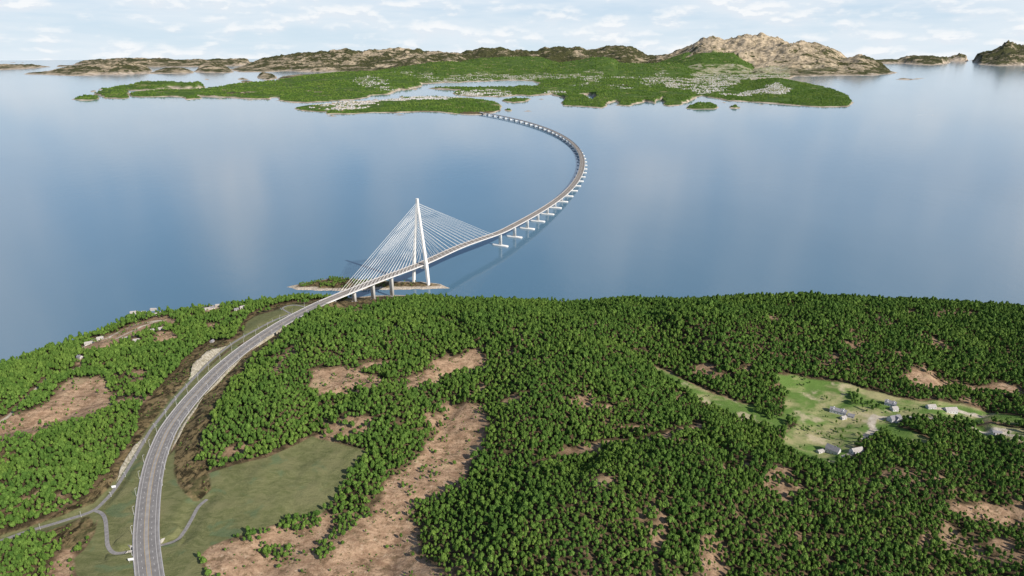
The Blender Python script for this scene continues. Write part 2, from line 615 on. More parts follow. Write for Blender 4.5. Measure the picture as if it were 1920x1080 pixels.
def water_mat():
    m, n, b = mat('sea_water', (0.03, 0.10, 0.2), 0.1, 0.5)
    t = n.new('ShaderNodeTexCoord').outputs['Object']
    big = n.noise(n.mapping(t, (0.0006, 0.0003, 1)), 1.0, 4, 0.55, 0.3)
    c = n.mix(n.ramp(big, 0.35, 0.65), (0.080, 0.165, 0.245), (0.098, 0.186, 0.268))
    n.l.new(c, b.inputs['Base Color'])
    b.inputs['IOR'].default_value = 1.333
    b.inputs['Roughness'].default_value = 0.085
    h = n.math('ADD', n.noise(n.mapping(t, (0.10, 0.05, 0.1), (0, 0, 0.4)), 1.0, 4, 0.6),
               n.math('MULTIPLY', n.noise(n.mapping(t, (0.02, 0.012, 0.1), (0, 0, -0.3)), 1.0, 3, 0.6), 2.5))
    bp = n.new('ShaderNodeBump')
    bp.inputs['Strength'].default_value = 0.13
    bp.inputs['Distance'].default_value = 1.0
    n.l.new(h, bp.inputs['Height'])
    n.l.new(bp.outputs[0], b.inputs['Normal'])
    return m


M_WATER = water_mat()

# ------------------------------------------------------------------ water
k = 256
wv = [(0, 0, 0)]
wf = []
for rr in (2500, 9000, 26000, 50500):
    wv += [(rr * math.sin(2 * math.pi * i / k), rr * math.cos(2 * math.pi * i / k), 0) for i in range(k)]
for i in range(k):
    j = (i + 1) % k
    wf.append((0, 1 + j, 1 + i))
    for ring in range(3):
        a = 1 + ring * k
        wf.append((a + i, a + j, a + k + j, a + k + i))
water = mesh_obj('water', wv, wf, [M_WATER])
tag(water, 'calm blue sea mirroring the pale clouds', kind='structure')

# ------------------------------------------------------------------ near land: heights
def P3(lst):
    return np.array([at(u, v, z) for u, v, z in lst])


ROAD_PX = [(352, 1420, 58), (318, 1290, 58), (292, 1150, 58), (280.5, 1080, 58), (274, 1010, 58), (276, 963, 58), (281.5, 912, 58), (291, 866, 58), (304, 830, 58),
           (317, 803, 58), (346, 763, 58), (373, 732, 58.5), (412, 692, 59), (450, 660, 59.5), (480, 638, 60), (528, 607, 60.5), (574, 582, 61)]
TOWER = np.array([-254.7, 1772.2, 61.0])
LAND = at(606, 566.5, 61)
road_pts = np.vstack([P3(ROAD_PX), LAND])
PATH_PX = [(-120, 1052, 52), (0, 1014, 53), (42, 999, 53), (120, 976, 54), (175, 957, 54), (195, 940, 54), (215, 917, 54), (245, 870, 54.5), (270, 827, 55), (284, 804, 55),
           (305, 777, 55.5), (330, 745, 56), (363, 709, 57), (400, 672, 57.5), (440, 641, 58), (480, 618, 58.5), (515, 600, 59), (546, 588, 59.5)]
LOOP_PX = [(546, 588, 59.5), (536, 583, 59.5), (530, 578, 59.5), (536, 574, 59), (552, 572, 59), (570, 575, 59), (578, 578, 59.3), (571, 582, 59.6)]
BRANCH_PX = [(178, 957, 54), (190, 962, 54), (197, 973, 55), (200, 1000, 55), (203, 1025, 54.2), (216, 1037, 53.4), (250, 1033, 52.2), (300, 1023, 52.2), (332, 1012, 53.6), (345, 997, 54.4),
             (360, 972, 54.8), (373, 949, 55), (388, 936, 55)]
ROAD = smooth_path(road_pts, 4.0)
PATH = smooth_path(P3(PATH_PX), 4.0)
LOOP = smooth_path(P3(LOOP_PX), 3.0)
BRANCH = smooth_path(P3(BRANCH_PX), 3.0)
CROSS = at(275, 1028, 52.2)

CP = [(0, 686, 2), (100, 652, 2), (200, 621, 2), (250, 597, 3), (330, 585, 2), (450, 571, 2), (560, 565, 2), (740, 553, 4), (800, 556, 4),
      (140, 740, 38), (50, 700, 20), (0, 760, 38), (0, 850, 52), (150, 850, 52), (60, 950, 55), (0, 1060, 60), (100, 1060, 56), (-150, 800, 30), (-200, 1000, 60),
      (180, 1060, 55), (230, 990, 55), (200, 900, 58), (160, 800, 47), (240, 760, 50), (280, 700, 46), (340, 680, 52),
      (200, 700, 36), (300, 650, 33), (260, 612, 18), (300, 600, 14), (400, 590, 18), (400, 625, 36), (480, 600, 52), (520, 572, 35), (590, 566, 30),
      (160, 640, 14), (230, 640, 26), (450, 610, 46),
      (300, 1000, 56), (340, 900, 57), (360, 840, 60), (400, 850, 64), (450, 780, 75), (520, 700, 82), (600, 640, 82), (650, 605, 76), (640, 580, 52), (700, 585, 52), (575, 590, 64),
      (430, 730, 64), (520, 640, 66),
      (640, 566, 32), (698, 560, 20), (735, 558, 11), (760, 568, 24), (850, 573, 34), (950, 571, 50), (1050, 588, 42), (1130, 575, 57), (1200, 569, 65), (1300, 576, 70), (1400, 570, 78),
      (1480, 567, 86), (1560, 571, 84), (1650, 582, 73), (1760, 591, 66), (1850, 590, 70), (1920, 598, 60), (2050, 608, 60),
      (650, 715, 72), (860, 690, 64), (870, 780, 54), (830, 900, 48), (740, 1000, 46), (600, 1035, 48), (450, 1050, 52), (540, 900, 54), (450, 950, 54), (620, 870, 57), (590, 820, 62),
      (480, 835, 67), (700, 830, 66), (750, 760, 70), (620, 790, 74), (900, 630, 86), (800, 620, 82), (700, 645, 86),
      (890, 850, 50), (915, 790, 52), (930, 740, 62), (960, 790, 78), (960, 740, 76), (1000, 760, 86), (1000, 830, 74), (985, 880, 60), (1050, 860, 60), (1135, 832, 63), (1200, 828, 64), (1310, 800, 66),
      (850, 960, 50), (900, 960, 68), (1000, 950, 84), (1100, 900, 94), (1200, 900, 92), (1200, 1000, 88), (1000, 1060, 78), (810, 1060, 48), (880, 1060, 66),
      (1300, 870, 88), (1350, 1000, 78), (1360, 1055, 64), (1450, 1000, 76), (1600, 950, 72), (1750, 900, 66), (1900, 880, 62), (1850, 970, 50), (1920, 1060, 55), (1700, 1060, 62), (2100, 900, 60),
      (1100, 640, 96), (1000, 680, 92), (1150, 720, 86), (1240, 697, 56), (1290, 717, 54), (1340, 747, 53), (1400, 770, 51), (1100, 780, 76), (1200, 770, 72), (1300, 775, 62), (1290, 660, 72),
      (1350, 680, 76), (1300, 620, 96), (1450, 640, 92), (1600, 650, 86), (1750, 650, 76), (1900, 660, 70), (1500, 692, 62), (1500, 740, 49), (1480, 830, 46), (1550, 800, 43), (1600, 838, 47),
      (1640, 740, 54), (1700, 770, 50), (1800, 780, 48), (1750, 722, 58), (1850, 742, 56), (1560, 862, 48), (1750, 832, 54), (1880, 817, 48), (1445, 750, 56), (1650, 870, 62),
      (300, 1150, 56), (600, 1150, 50), (900, 1150, 70), (1200, 1150, 80), (1600, 1150, 66), (2000, 1150, 58), (0, 1150, 60)]
cp = P3(CP)
extra = np.vstack([ROAD[::12], PATH[::14]])
shore_pts = np.array([(60, 1625, 4), (220, 1612, 4), (420, 1625, 5), (560, 1632, 5), (700, 1638, 6), (900, 1632, 6), (1100, 1622, 6), (1300, 1575, 6), (1500, 1520, 8), (1800, 1430, 10), (1700, 1000, 50), (-1500, 700, 20)], float)
cp = np.vstack([cp, extra, shore_pts])


def rbf_fit(p):
    d = np.sqrt((p[:, None, 0] - p[None, :, 0]) ** 2 + (p[:, None, 1] - p[None, :, 1]) ** 2 + 30.0 ** 2) / 100.0
    n = len(p)
    A = np.zeros((n + 3, n + 3))
    A[:n, :n] = d - np.eye(n) * 0.05
    B = np.c_[np.ones(n), p[:, 0] / 1000, p[:, 1] / 1000]
    A[:n, n:] = B
    A[n:, :n] = B.T
    return np.linalg.solve(A, np.r_[p[:, 2], 0, 0, 0])


W_ = rbf_fit(cp)


def rbf_eval(x, y):
    out = np.zeros(x.size)
    xs, ys = x.ravel(), y.ravel()
    for s in range(0, x.size, 40000):
        a, b = xs[s:s + 40000], ys[s:s + 40000]
        d = np.sqrt((a[:, None] - cp[None, :, 0]) ** 2 + (b[:, None] - cp[None, :, 1]) ** 2 + 900.0) / 100.0
        out[s:s + 40000] = d @ W_[:-3] + W_[-3] + W_[-2] * a / 1000 + W_[-1] * b / 1000
    return out.reshape(x.shape)


coast_px = [(-250, 795), (-100, 722), (0, 685), (50, 668), (100, 650), (150, 633), (200, 617), (225, 603), (250, 594), (290, 587), (330, 582), (390, 574), (450, 569), (510, 565), (560, 563), (640, 559), (690, 556), (740, 553), (775, 553), (810, 556), (850, 561), (900, 566)]
COAST = [tuple(at(u, v, 0)[:2]) for u, v in coast_px] + [(60, 1640), (220, 1628), (420, 1640), (700, 1655), (1100, 1640), (1500, 1540), (2600, 1300), (2600, -300), (-2600, -300), (-2600, 700)]
COAST = np.array(COAST)

NA, NR = 900, 840
A0, A1, R0, R1 = R(-56), R(56), 380.0, 2350.0
aa = np.linspace(A0, A1, NA)
rr_ = np.geomspace(R0, R1, NR)
AA, RR = np.meshgrid(aa, rr_, indexing='ij')
GX, GY = RR * np.sin(AA), RR * np.cos(AA)


def coast_dist(x, y):
    d = dline(x, y, COAST, True)
    return np.where(inside(x, y, COAST), d, -d)


def land_height(x, y):
    z = np.clip(rbf_eval(x, y), 1.0, 130)
    dr, zr = dline(x, y, ROAD[::5], vals=ROAD[::5, 2])
    dp, zp = dline(x, y, PATH[::4], vals=PATH[::4, 2])
    db, zb = dline(x, y, BRANCH[::3], vals=BRANCH[::3, 2])
    dl, zl = dline(x, y, LOOP[::3], True, vals=LOOP[::3, 2])
    calm = sstep(14, 70, np.minimum(np.minimum(dr, dp), np.minimum(db, dl)))
    wide = sstep(20, 170, np.minimum(np.minimum(dr, dp), np.minimum(db, dl))) * (1 - 0.65 * sstep(1300, 1480, y))
    nz = 5.0 * fbm(x / 130, y / 130, 3, 11) + 3.4 * fbm(x / 46, y / 46, 3, 23)
    for q_, rad in ((at(500, 920, 54), 150.0), (at(1580, 800, 46), 230.0), (at(800, 900, 50), 90.0)):
        wide = wide * (0.12 + 0.88 * sstep(rad * 0.55, rad * 1.25, np.hypot(x - q_[0], y - q_[1])))
    gul = np.sqrt(0.0036 + fbm(x / 210 + 0.25 * fbm(x / 90, y / 90, 2, 27), y / 210, 2, 31) ** 2)
    nz2 = 34.0 * (np.minimum(gul, 0.42) - 0.24) + 9.0 * fbm(x / 300, y / 300, 2, 37)
    z = z + nz * (0.06 + 0.94 * calm) + nz2 * wide
    dc = coast_dist(x + 9 * fbm(x / 60, y / 60, 3, 5), y + 9 * fbm(x / 60, y / 60, 3, 6))
    s = sstep(-4, 95, dc)
    z = z * s + 2.0 * sstep(-3, 7, dc)
    z = np.where(dc < 0, np.minimum(z, dc * 0.35), z)
    z = np.maximum(z, -8)
    # roads are cut / filled into the slope
    w = 1 - sstep(15.5, 46, dr)
    z = z + (zr - 0.7 - z) * w
    for d, zz, hw, bl in ((dp, zp, 4.0, 16.0), (dl, zl, 3.5, 12.0)):
        w = 1 - sstep(hw, bl, d)
        z = z + (zz - 0.35 - z) * w
    near = np.hypot(x - CROSS[0], y - CROSS[1]) < 42
    w = 1 - np.where(near, sstep(3.6, 9.0, db), sstep(3.6, 24.0, db))
    z = z + (zb - 0.35 - z) * w
    return z


GZ = land_height(GX, GY)


def hz_at(x, y):
    """bilinear height of the near land"""
    a = np.clip((np.arctan2(x, y) - A0) / (A1 - A0) * (NA - 1), 0, NA - 1.001)
    r = np.clip(np.log(np.hypot(x, y) / R0) / math.log(R1 / R0) * (NR - 1), 0, NR - 1.001)
    i, j = a.astype(int), r.astype(int)
    fa, fr = a - i, r - j
    return (GZ[i, j] * (1 - fa) * (1 - fr) + GZ[i + 1, j] * fa * (1 - fr) + GZ[i, j + 1] * (1 - fa) * fr + GZ[i + 1, j + 1] * fa * fr)


def ground(u, v):
    """first point of the near land along the line of sight"""
    a, b, c = [float(t) for t in ray(u, v)]
    ts = np.linspace(420, 2300, 3800)
    x, y, z = a * ts, b * ts, CAMH + c * ts
    h = np.maximum(hz_at(x, y), 0.0)
    k_ = np.argmax(z <= h)
    if not (z <= h).any():
        return at(u, v, 0.0)
    return np.array([x[k_], y[k_], h[k_]])


def gpoly(px):
    return np.array([ground(u, v)[:2] for u, v in px])


def zone(polys, jit=5.0, feather=2.0, sc=26.0, x=None, y=None):
    """0..1 mask of world polygons with a slightly ragged rim"""
    x = GX if x is None else x
    y = GY if y is None else y
    jx = x + jit * fbm(x / sc, y / sc, 3, 41)
    jy = y + jit * fbm(x / sc, y / sc, 3, 57)
    out = np.zeros(x.shape)
    for p in polys:
        p = np.asarray(p)
        lo, hi = p.min(0) - 20, p.max(0) + 20
        m = (x > lo[0]) & (x < hi[0]) & (y > lo[1]) & (y < hi[1])
        if not m.any():
            continue
        d = dline(jx[m], jy[m], p, True)
        d = np.where(inside(jx[m], jy[m], p), d, -d)
        out[m] = np.maximum(out[m], sstep(-feather, feather, d))
    return out


def lines_zone(lines, x=None, y=None, jit=2.5):
    x = GX if x is None else x
    y = GY if y is None else y
    jx = x + jit * fbm(x / 18, y / 18, 3, 71)
    jy = y + jit * fbm(x / 18, y / 18, 3, 87)
    out = np.zeros(x.shape)
    for pts, w in lines:
        d = dline(jx, jy, pts)
        out = np.maximum(out, 1 - sstep(w * 0.75, w * 1.15, d))
    return out


BIGFIELD = [(585, 818), (640, 832), (686, 846), (655, 890), (620, 948), (600, 965), (535, 975), (490, 993), (430, 1010), (395, 1024), (371, 1047), (388, 1080), (396, 1110), (300, 1110),
            (300, 1010), (300, 920), (312, 860), (328, 842), (326, 880), (332, 907), (346, 925), (362, 939), (372, 940), (384, 930), (396, 918), (392, 888), (440, 872), (500, 858)]
VERGE = [(186, 962), (200, 945), (224, 918), (252, 868), (276, 826), (292, 800), (312, 774), (338, 742), (370, 708), (405, 676), (445, 646), (450, 655), (405, 690), (368, 728), (340, 762), (312, 800),
         (288, 850), (272, 900), (262, 950), (262, 1110), (150, 1110), (138, 1048), (160, 1030), (178, 1000)]
VERGE2 = [(0, 1004), (60, 986), (120, 966), (176, 944), (205, 915), (214, 900), (216, 922), (190, 958), (178, 985), (165, 965), (120, 985), (60, 1005), (0, 1024)]
GREEN2 = [(462, 604), (486, 590), (520, 581), (545, 570), (575, 571), (598, 570), (575, 583), (530, 602), (490, 622), (452, 644), (430, 655), (455, 632)]
SCRUB = [[(-40, 1010), (60, 985), (120, 958), (165, 930), (200, 892), (232, 850), (262, 800), (262, 770), (300, 728), (330, 696), (372, 655), (395, 640), (440, 640), (452, 612), (470, 590), (492, 585), (462, 606), (452, 640), (400, 672),
          (362, 706), (330, 742), (304, 776), (283, 802), (245, 868), (214, 915), (194, 938), (175, 955), (120, 974), (0, 1012), (-40, 1030)],
         [(604, 574), (585, 590), (558, 606), (520, 640), (470, 680), (432, 722), (404, 770), (384, 820), (371, 868), (392, 874), (396, 918), (384, 932), (368, 942), (344, 928), (328, 905), (324, 860), (336, 815), (352, 782),
          (385, 738), (420, 704), (458, 668), (490, 646), (540, 610), (580, 585)],
         [(585, 574), (616, 568), (665, 556), (735, 550), (780, 551), (800, 556), (760, 562), (720, 570), (680, 578), (640, 582), (605, 582)],
         [(122, 1000), (150, 985), (178, 980), (176, 1000), (158, 1020), (140, 1020)],
         [(470, 590), (500, 577), (540, 568), (600, 562), (620, 562), (600, 571), (545, 571), (520, 581)],
         [(-20, 1018), (60, 992), (120, 975), (178, 965), (180, 1000), (150, 1030), (118, 1030), (106, 1008), (60, 1006), (0, 1024), (-20, 1032)]]
BARE = [[(140, 706), (196, 712), (215, 738), (212, 765), (160, 790), (100, 800), (60, 815), (-20, 836), (-20, 792), (50, 772), (80, 757), (105, 735)],
        [(585, 696), (640, 688), (690, 700), (722, 712), (712, 730), (640, 745), (600, 742), (580, 722)],
        [(812, 672), (870, 664), (905, 655), (917, 690), (870, 700), (830, 716), (775, 735), (758, 724), (810, 694)],
        [(670, 684), (745, 675), (742, 684), (690, 694)], [(800, 700), (780, 712), (740, 722), (745, 715)], [(893, 722), (908, 722), (905, 740), (893, 735)],
        [(838, 765), (870, 762), (906, 759), (915, 785), (905, 830), (884, 876), (860, 905), (830, 935), (775, 950), (760, 970), (790, 1000), (793, 1038), (830, 1070), (845, 1110), (388, 1110), (372, 1048), (400, 1022),
         (490, 994), (535, 975), (600, 965), (640, 968), (690, 968), (710, 930), (730, 890), (770, 872), (788, 840), (835, 802)],
        [(1790, 952), (1850, 944), (1925, 966), (1925, 992), (1850, 986), (1800, 972)], [(1855, 1022), (1880, 1012), (1910, 1030), (1880, 1042)], [(1690, 712), (1720, 694), (1780, 716), (1850, 722), (1905, 722), (1925, 742), (1860, 736), (1800, 726), (1740, 732)],
        [(100, 900), (118, 876), (122, 886), (80, 925), (48, 950), (40, 940)], [(90, 1060), (120, 1010), (150, 1030), (138, 1060), (150, 1110), (90, 1110)],
        [(1390, 690), (1412, 688), (1418, 700), (1398, 702)], [(1300, 1040), (1330, 1030), (1350, 1110), (1310, 1110)],
        [(286, 625), (326, 622), (332, 640), (290, 642)], [(150, 652), (200, 628), (260, 603), (300, 596), (330, 600), (330, 608), (285, 614), (262, 630), (225, 648), (180, 664), (155, 662)], [(378, 580), (412, 572), (418, 582), (384, 592)], [(430, 586), (462, 576), (466, 584), (436, 592)], [(140, 672), (160, 668), (164, 680), (146, 684)], [(236, 587), (270, 583), (272, 592), (240, 594)], [(384, 604), (412, 606), (405, 615), (388, 612)], [(1200, 790), (1216, 790), (1206, 806)], [(1720, 1008), (1765, 1005), (1750, 1020), (1722, 1020)]]
COPSE = [[(528, 972), (560, 964), (600, 974), (606, 992), (560, 1000), (520, 996)], [(580, 1040), (618, 1008), (630, 970), (690, 968), (700, 990), (650, 1010), (645, 1030), (600, 1054)],
         [(490, 1020), (550, 1024), (540, 1050), (494, 1050)], [(452, 1000), (510, 996), (500, 1018), (450, 1020)]]
MEADOW = [[(1446, 700), (1480, 702), (1530, 713), (1590, 718), (1680, 745), (1740, 753), (1810, 762), (1856, 780), (1800, 788), (1740, 776), (1692, 786), (1680, 800), (1740, 822), (1745, 838), (1700, 832), (1655, 812), (1612, 828), (1596, 846),
           (1566, 872), (1520, 866), (1482, 848), (1466, 832), (1478, 806), (1496, 796), (1470, 786), (1466, 772), (1474, 745), (1464, 722)],
          [(1300, 722), (1330, 736), (1372, 750), (1420, 762), (1470, 782), (1478, 806), (1440, 803), (1390, 789), (1345, 768), (1300, 744), (1262, 722), (1226, 700), (1234, 690), (1265, 704)], [(1812, 794), (1850, 796), (1925, 806), (1940, 834), (1880, 828), (1826, 812)], [(1740, 752), (1800, 757), (1870, 775), (1930, 792), (1930, 800), (1860, 788), (1800, 790), (1740, 780)]]
COPSE_F = [[(1590, 742), (1612, 740), (1646, 762), (1652, 772), (1610, 776), (1598, 764)], [(1415, 760), (1440, 740), (1466, 750), (1470, 785), (1440, 788), (1418, 776)]]
GRAVEL_L = [([(1650, 785), (1640, 780), (1632, 795), (1638, 806), (1620, 822)], 6.0), ([(1640, 781), (1680, 782), (1720, 781), (1750, 784)], 3.5),
            ([(1752, 766), (1790, 768), (1845, 782)], 4.0), ([(1880, 812), (1925, 820)], 4.0), ([(1865, 806), (1885, 808)], 8.0), ([(1820, 800), (1850, 812), (1925, 824)], 4.0), ([(1585, 855), (1600, 848)], 5.0),
            ([(-10, 798), (18, 780), (36, 760), (60, 738), (112, 700), (145, 690)], 3.0), ([(150, 655), (175, 640), (205, 633), (240, 615), (280, 604), (310, 600)], 3.2),
            ([(220, 634), (260, 615), (300, 600)], 3.2), ([(385, 580), (410, 576)], 5.0), ([(420, 586), (450, 576)], 3.0), ([(240, 583), (290, 578)], 4.0), ([(285, 590), (308, 584)], 3.0), ([(120, 702), (146, 690)], 3.5), ([(150, 642), (185, 634)], 6.0)]
TRACK_L = [([(985, 884), (1010, 872), (1050, 860), (1090, 845), (1135, 832), (1170, 829), (1200, 828), (1250, 816), (1310, 799)], 5.0), ([(1056, 750), (1100, 758), (1150, 765)], 4.5),
           ([(1226, 690), (1250, 698), (1275, 713), (1300, 722), (1330, 738), (1372, 755)], 5.5), ([(1165, 800), (1230, 806)], 4.0), ([(1400, 872), (1380, 876), (1340, 868)], 4.0), ([(700, 685), (740, 680)], 4.0)]
z_field = zone([gpoly(BIGFIELD), gpoly(VERGE), gpoly(VERGE2), gpoly(GREEN2)], 1.0, 1.0)
z_scrub = zone([gpoly(p) for p in SCRUB], 4.0, 2.0)
bare_w = [gpoly(p) for p in BARE]
copse_w = [gpoly(p) for p in COPSE]
z_bare = zone(bare_w, 12.0, 6.0)
tracks_w = [(gpoly(p), w) for p, w in TRACK_L]
z_track = lines_zone(tracks_w, jit=5.0)
meadow_w = [gpoly(p) for p in MEADOW]
z_meadow = zone(meadow_w, 5.0, 3.0)
gravel_w = [(gpoly(p), w) for p, w in GRAVEL_L]
z_gravel = lines_zone(gravel_w)
DC = coast_dist(GX, GY)
z_rock = (1 - sstep(6, 16, DC + 8 * fbm(GX / 25, GY / 25, 3, 91)))

near = mesh_np('ground', np.stack([GX, GY, GZ], -1).reshape(-1, 3),
               (lambda I: np.stack([I[:-1, :-1], I[:-1, 1:], I[1:, 1:], I[1:, :-1]], -1).reshape(-1, 4))(np.arange(NA * NR).reshape(NA, NR)), [M_GROUND])
tag(near, 'wooded coastal hills with brown clearings and grass slopes', kind='structure')
dR = dline(GX, GY, ROAD[::5])
dP = np.minimum(dline(GX, GY, PATH[::4]), dline(GX, GY, BRANCH[::3]))
soft = np.maximum(z_field, np.maximum(1 - sstep(14, 19, dR), 1 - sstep(4, 9, dP)))
openings = 0.7 * sstep(0.34, 0.54, fbm(GX / 60, GY / 60, 3, 523))
fattr(near, 'bare', np.maximum(np.maximum(z_bare, z_track), openings))
fattr(near, 'field', soft)
fattr(near, 'scrub', z_scrub)
fattr(near, 'meadow', z_meadow)
fattr(near, 'gravel', z_gravel)
fattr(near, 'rock', z_rock)


# ------------------------------------------------------------------ small islet under the tower
def islet_obj(name, px, top, label, seed, step=2.5, bulge=None):
    W = np.array([at(u, v, 0)[:2] for u, v in px])
    lo, hi = W.min(0) - 12, W.max(0) + 12
    xs = np.arange(lo[0], hi[0], step)
    ys = np.arange(lo[1], hi[1], step)
    X, Y = np.meshgrid(xs, ys, indexing='ij')
    jx = X + 6 * fbm(X / 22, Y / 22, 3, seed)
    jy = Y + 6 * fbm(X / 22, Y / 22, 3, seed + 9)
    d = dline(jx, jy, W, True)
    d = np.where(inside(jx, jy, W), d, -d)
    Z = np.where(d > 0, top * (1 - np.exp(-d / 22.0)) + 1.2 * sstep(0, 4, d) + 1.6 * fbm(X / 16, Y / 16, 4, seed + 3) * sstep(0, 10, d), np.maximum(d * 0.5, -6))
    I = np.arange(X.size).reshape(X.shape)
    q = np.stack([I[:-1, :-1], I[1:, :-1], I[1:, 1:], I[:-1, 1:]], -1).reshape(-1, 4)
    keep = Z.ravel()[q].max(1) > -5.5
    o = mesh_np(name, np.stack([X, Y, Z], -1).reshape(-1, 3), q[keep], [M_GROUND])
    fattr(o, 'rock', 1 - sstep(7, 16, d + 6 * fbm(X / 15, Y / 15, 3, seed + 5)))
    fattr(o, 'scrub', sstep(4, 10, d) * 0.9)
    for nme in ('bare', 'field', 'meadow', 'gravel'):
        fattr(o, nme, np.zeros(X.size))
    tag(o, label, kind='structure')
    return X, Y, Z, d


IS = islet_obj('islet', [(537, 538), (560, 543), (600, 545), (650, 545), (700, 543), (760, 543), (800, 542), (842, 540), (826, 533), (790, 529), (740, 528), (690, 525), (650, 522), (622, 521), (600, 526), (570, 531)], 5.5,
               'low rocky islet under the white bridge tower', 301)

# ------------------------------------------------------------------ the archipelago across the fjord
V0 = HOR
P_MAIN = [(330, 178), (378, 182), (440, 184), (500, 187), (545, 193), (575, 194), (620, 191), (660, 188), (690, 183), (707, 179), (728, 177), (745, 172), (768, 168), (790, 162), (793, 157), (835, 154.5), (862, 155),
          (888, 153), (955, 151), (1000, 152), (1012, 158), (1000, 163), (980, 164.5), (950, 163.5), (905, 164.5), (850, 163), (812, 164), (800, 166), (830, 168), (862, 170), (850, 174), (852, 178), (880, 181), (935, 183), (965, 179), (990, 180),
          (1035, 177), (1047, 180), (1062, 187), (1052, 193), (1056, 198), (1090, 200), (1125, 203), (1138, 198), (1142, 194), (1150, 198), (1180, 199), (1205, 193), (1212, 190), (1222, 194), (1250, 199), (1275, 198),
          (1285, 193), (1318, 188), (1316, 184), (1300, 183), (1325, 183), (1350, 187), (1365, 189), (1400, 191), (1440, 194), (1480, 198), (1540, 202), (1588, 200), (1597, 193), (1590, 181), (1560, 171), (1530, 164),
          (1480, 156), (1440, 153), (1412, 153), (1405, 148.5), (1440, 147), (1483, 147), (1490, 143.5), (1560, 142.5), (1600, 142), (1640, 141), (1680, 138), (1684, 136), (1660, 132), (1640, 127), (1640, 114),
          (1200, 112.5), (900, 113), (760, 121), (700, 128), (640, 135), (560, 147), (520, 153), (445, 161), (428, 164), (385, 170), (345, 170)]
P_NEAR = [(551, 204), (565, 200), (580, 197), (620, 195), (650, 192), (680, 190.5), (700, 190), (735, 187), (770, 183), (790, 181), (830, 181), (880, 185), (905, 189), (930, 191), (940, 196), (944, 202), (938, 207), (925, 210),
          (905, 212.5), (880, 214), (850, 214), (830, 211), (800, 210), (770, 211), (740, 212), (700, 211), (655, 213), (610, 214), (612, 210), (600, 210), (575, 209), (555, 206)]
P_ISLES = [[(134, 187), (142, 184), (160, 181), (183, 182), (186, 185), (172, 188.5), (150, 189)],
           [(174, 177), (190, 173), (215, 171), (240, 173), (243, 183), (225, 185), (195, 184.5), (188, 181)],
           [(187, 168), (200, 165), (230, 162), (330, 160), (383, 161), (385, 164.5), (370, 167), (330, 167), (290, 169), (240, 171), (190, 169)],
           [(240, 177), (262, 174), (300, 171), (330, 170), (372, 172), (378, 178), (374, 185), (350, 187.5), (340, 184), (320, 181.5), (262, 182), (245, 180)],
           [(942, 189), (950, 186), (975, 186), (998, 185), (990, 191), (965, 194), (948, 192)], [(1283, 203), (1290, 198), (1310, 196), (1340, 197), (1348, 201), (1340, 204), (1300, 205)],
           [(1367, 203), (1372, 199), (1385, 199), (1392, 203), (1380, 204)], [(744, 183.5), (748, 181), (756, 181), (758, 183.5)], [(945, 207), (950, 204), (960, 205), (957, 208)], 
           [(770, 168), (778, 166.5), (784, 168), (776, 169)], [(165, 171), (176, 170), (180, 171.5), (170, 172.5)], [(380, 149.5), (386, 148), (392, 149.5)],
           [(983, 208.5), (990, 206.5), (999, 208.5)], [(404, 186), (412, 184.5), (420, 186)], [(462, 188.5), (472, 187), (480, 188.5)], [(696, 187.5), (704, 186), (710, 187.5)], [(1352, 193), (1360, 191.5), (1366, 193)],
           [(1418, 197.5), (1428, 196), (1436, 197.5)], [(1008, 187), (1016, 185.5), (1024, 187)], [(610, 217), (622, 215), (634, 217)], [(740, 216), (750, 214.5), (762, 216)]]
W_CUT = [[(1087, 180), (1100, 178.5), (1114, 183), (1113, 188), (1100, 185)], [(1294, 192), (1302, 183), (1316, 179), (1328, 184), (1318, 190)], [(1226, 200), (1232, 190), (1240, 186), (1246, 192), (1240, 200)],
         [(730, 178), (742, 172), (752, 168), (757, 172), (748, 176)], [(500, 190), (510, 184), (520, 183), (524, 189)], [(1142, 202), (1146, 193), (1154, 190), (1160, 196)], [(862, 158), (905, 155), (960, 153.5), (1000, 155), (1000, 160), (940, 161), (880, 162)]]
P_ROCK = [[(42, 139), (60, 136), (100, 134), (150, 130), (200, 127), (270, 127), (285, 133), (280, 138), (200, 140), (140, 142), (70, 140)], [(276, 138.5), (300, 133), (330, 132), (360, 134), (360, 137), (320, 138.5)],
          [(360, 135), (375, 130), (400, 127), (428, 129), (438, 135), (430, 137), (380, 136.5)], [(430, 131), (450, 135), (500, 135.5), (540, 133.5), (560, 134.5), (620, 135), (660, 135.5), (720, 134), (800, 129), (870, 126), (900, 118), (870, 113), (700, 113), (540, 115), (470, 121)],
          [(137, 121.5), (150, 118.5), (300, 117), (460, 117), (470, 121.5), (440, 124), (330, 126), (200, 126), (150, 122)], [(-80, 124), (-80, 133), (0, 131), (40, 129.5), (70, 127.5), (100, 125.5), (80, 123.5), (20, 123)], [(106, 125.5), (150, 125), (160, 123), (110, 122.5)],
          [(448, 149), (455, 145.5), (464, 149), (456, 150.5)], [(480, 146), (495, 138.5), (510, 140), (521, 147), (500, 150)], [(450, 155), (462, 150.5), (478, 154), (465, 156)], [(484, 154), (492, 152.5), (500, 154)],
          [(516, 150), (530, 143), (560, 140), (620, 138), (660, 136), (705, 135), (702, 139), (640, 143), (580, 148), (540, 151.5)],
          [(1680, 148.5), (1695, 146), (1708, 148), (1735, 146), (1722, 148.5), (1700, 149.5)], [(1628, 119.5), (1660, 119.5), (1690, 119), (1730, 122), (1745, 122.5), (1765, 121), (1780, 117), (1776, 115.3), (1812, 115), (1815, 113), (1640, 113)],
          [(1838, 121), (1870, 124), (1920, 122.5), (2040, 123), (2040, 112), (1822, 112.5), (1826, 116)], [(1910, 132.5), (1925, 131), (1960, 132.5), (1930, 133.5)], [(18, 117.6), (28, 117), (27, 118)], [(36, 117.6), (45, 117), (44, 118)]]
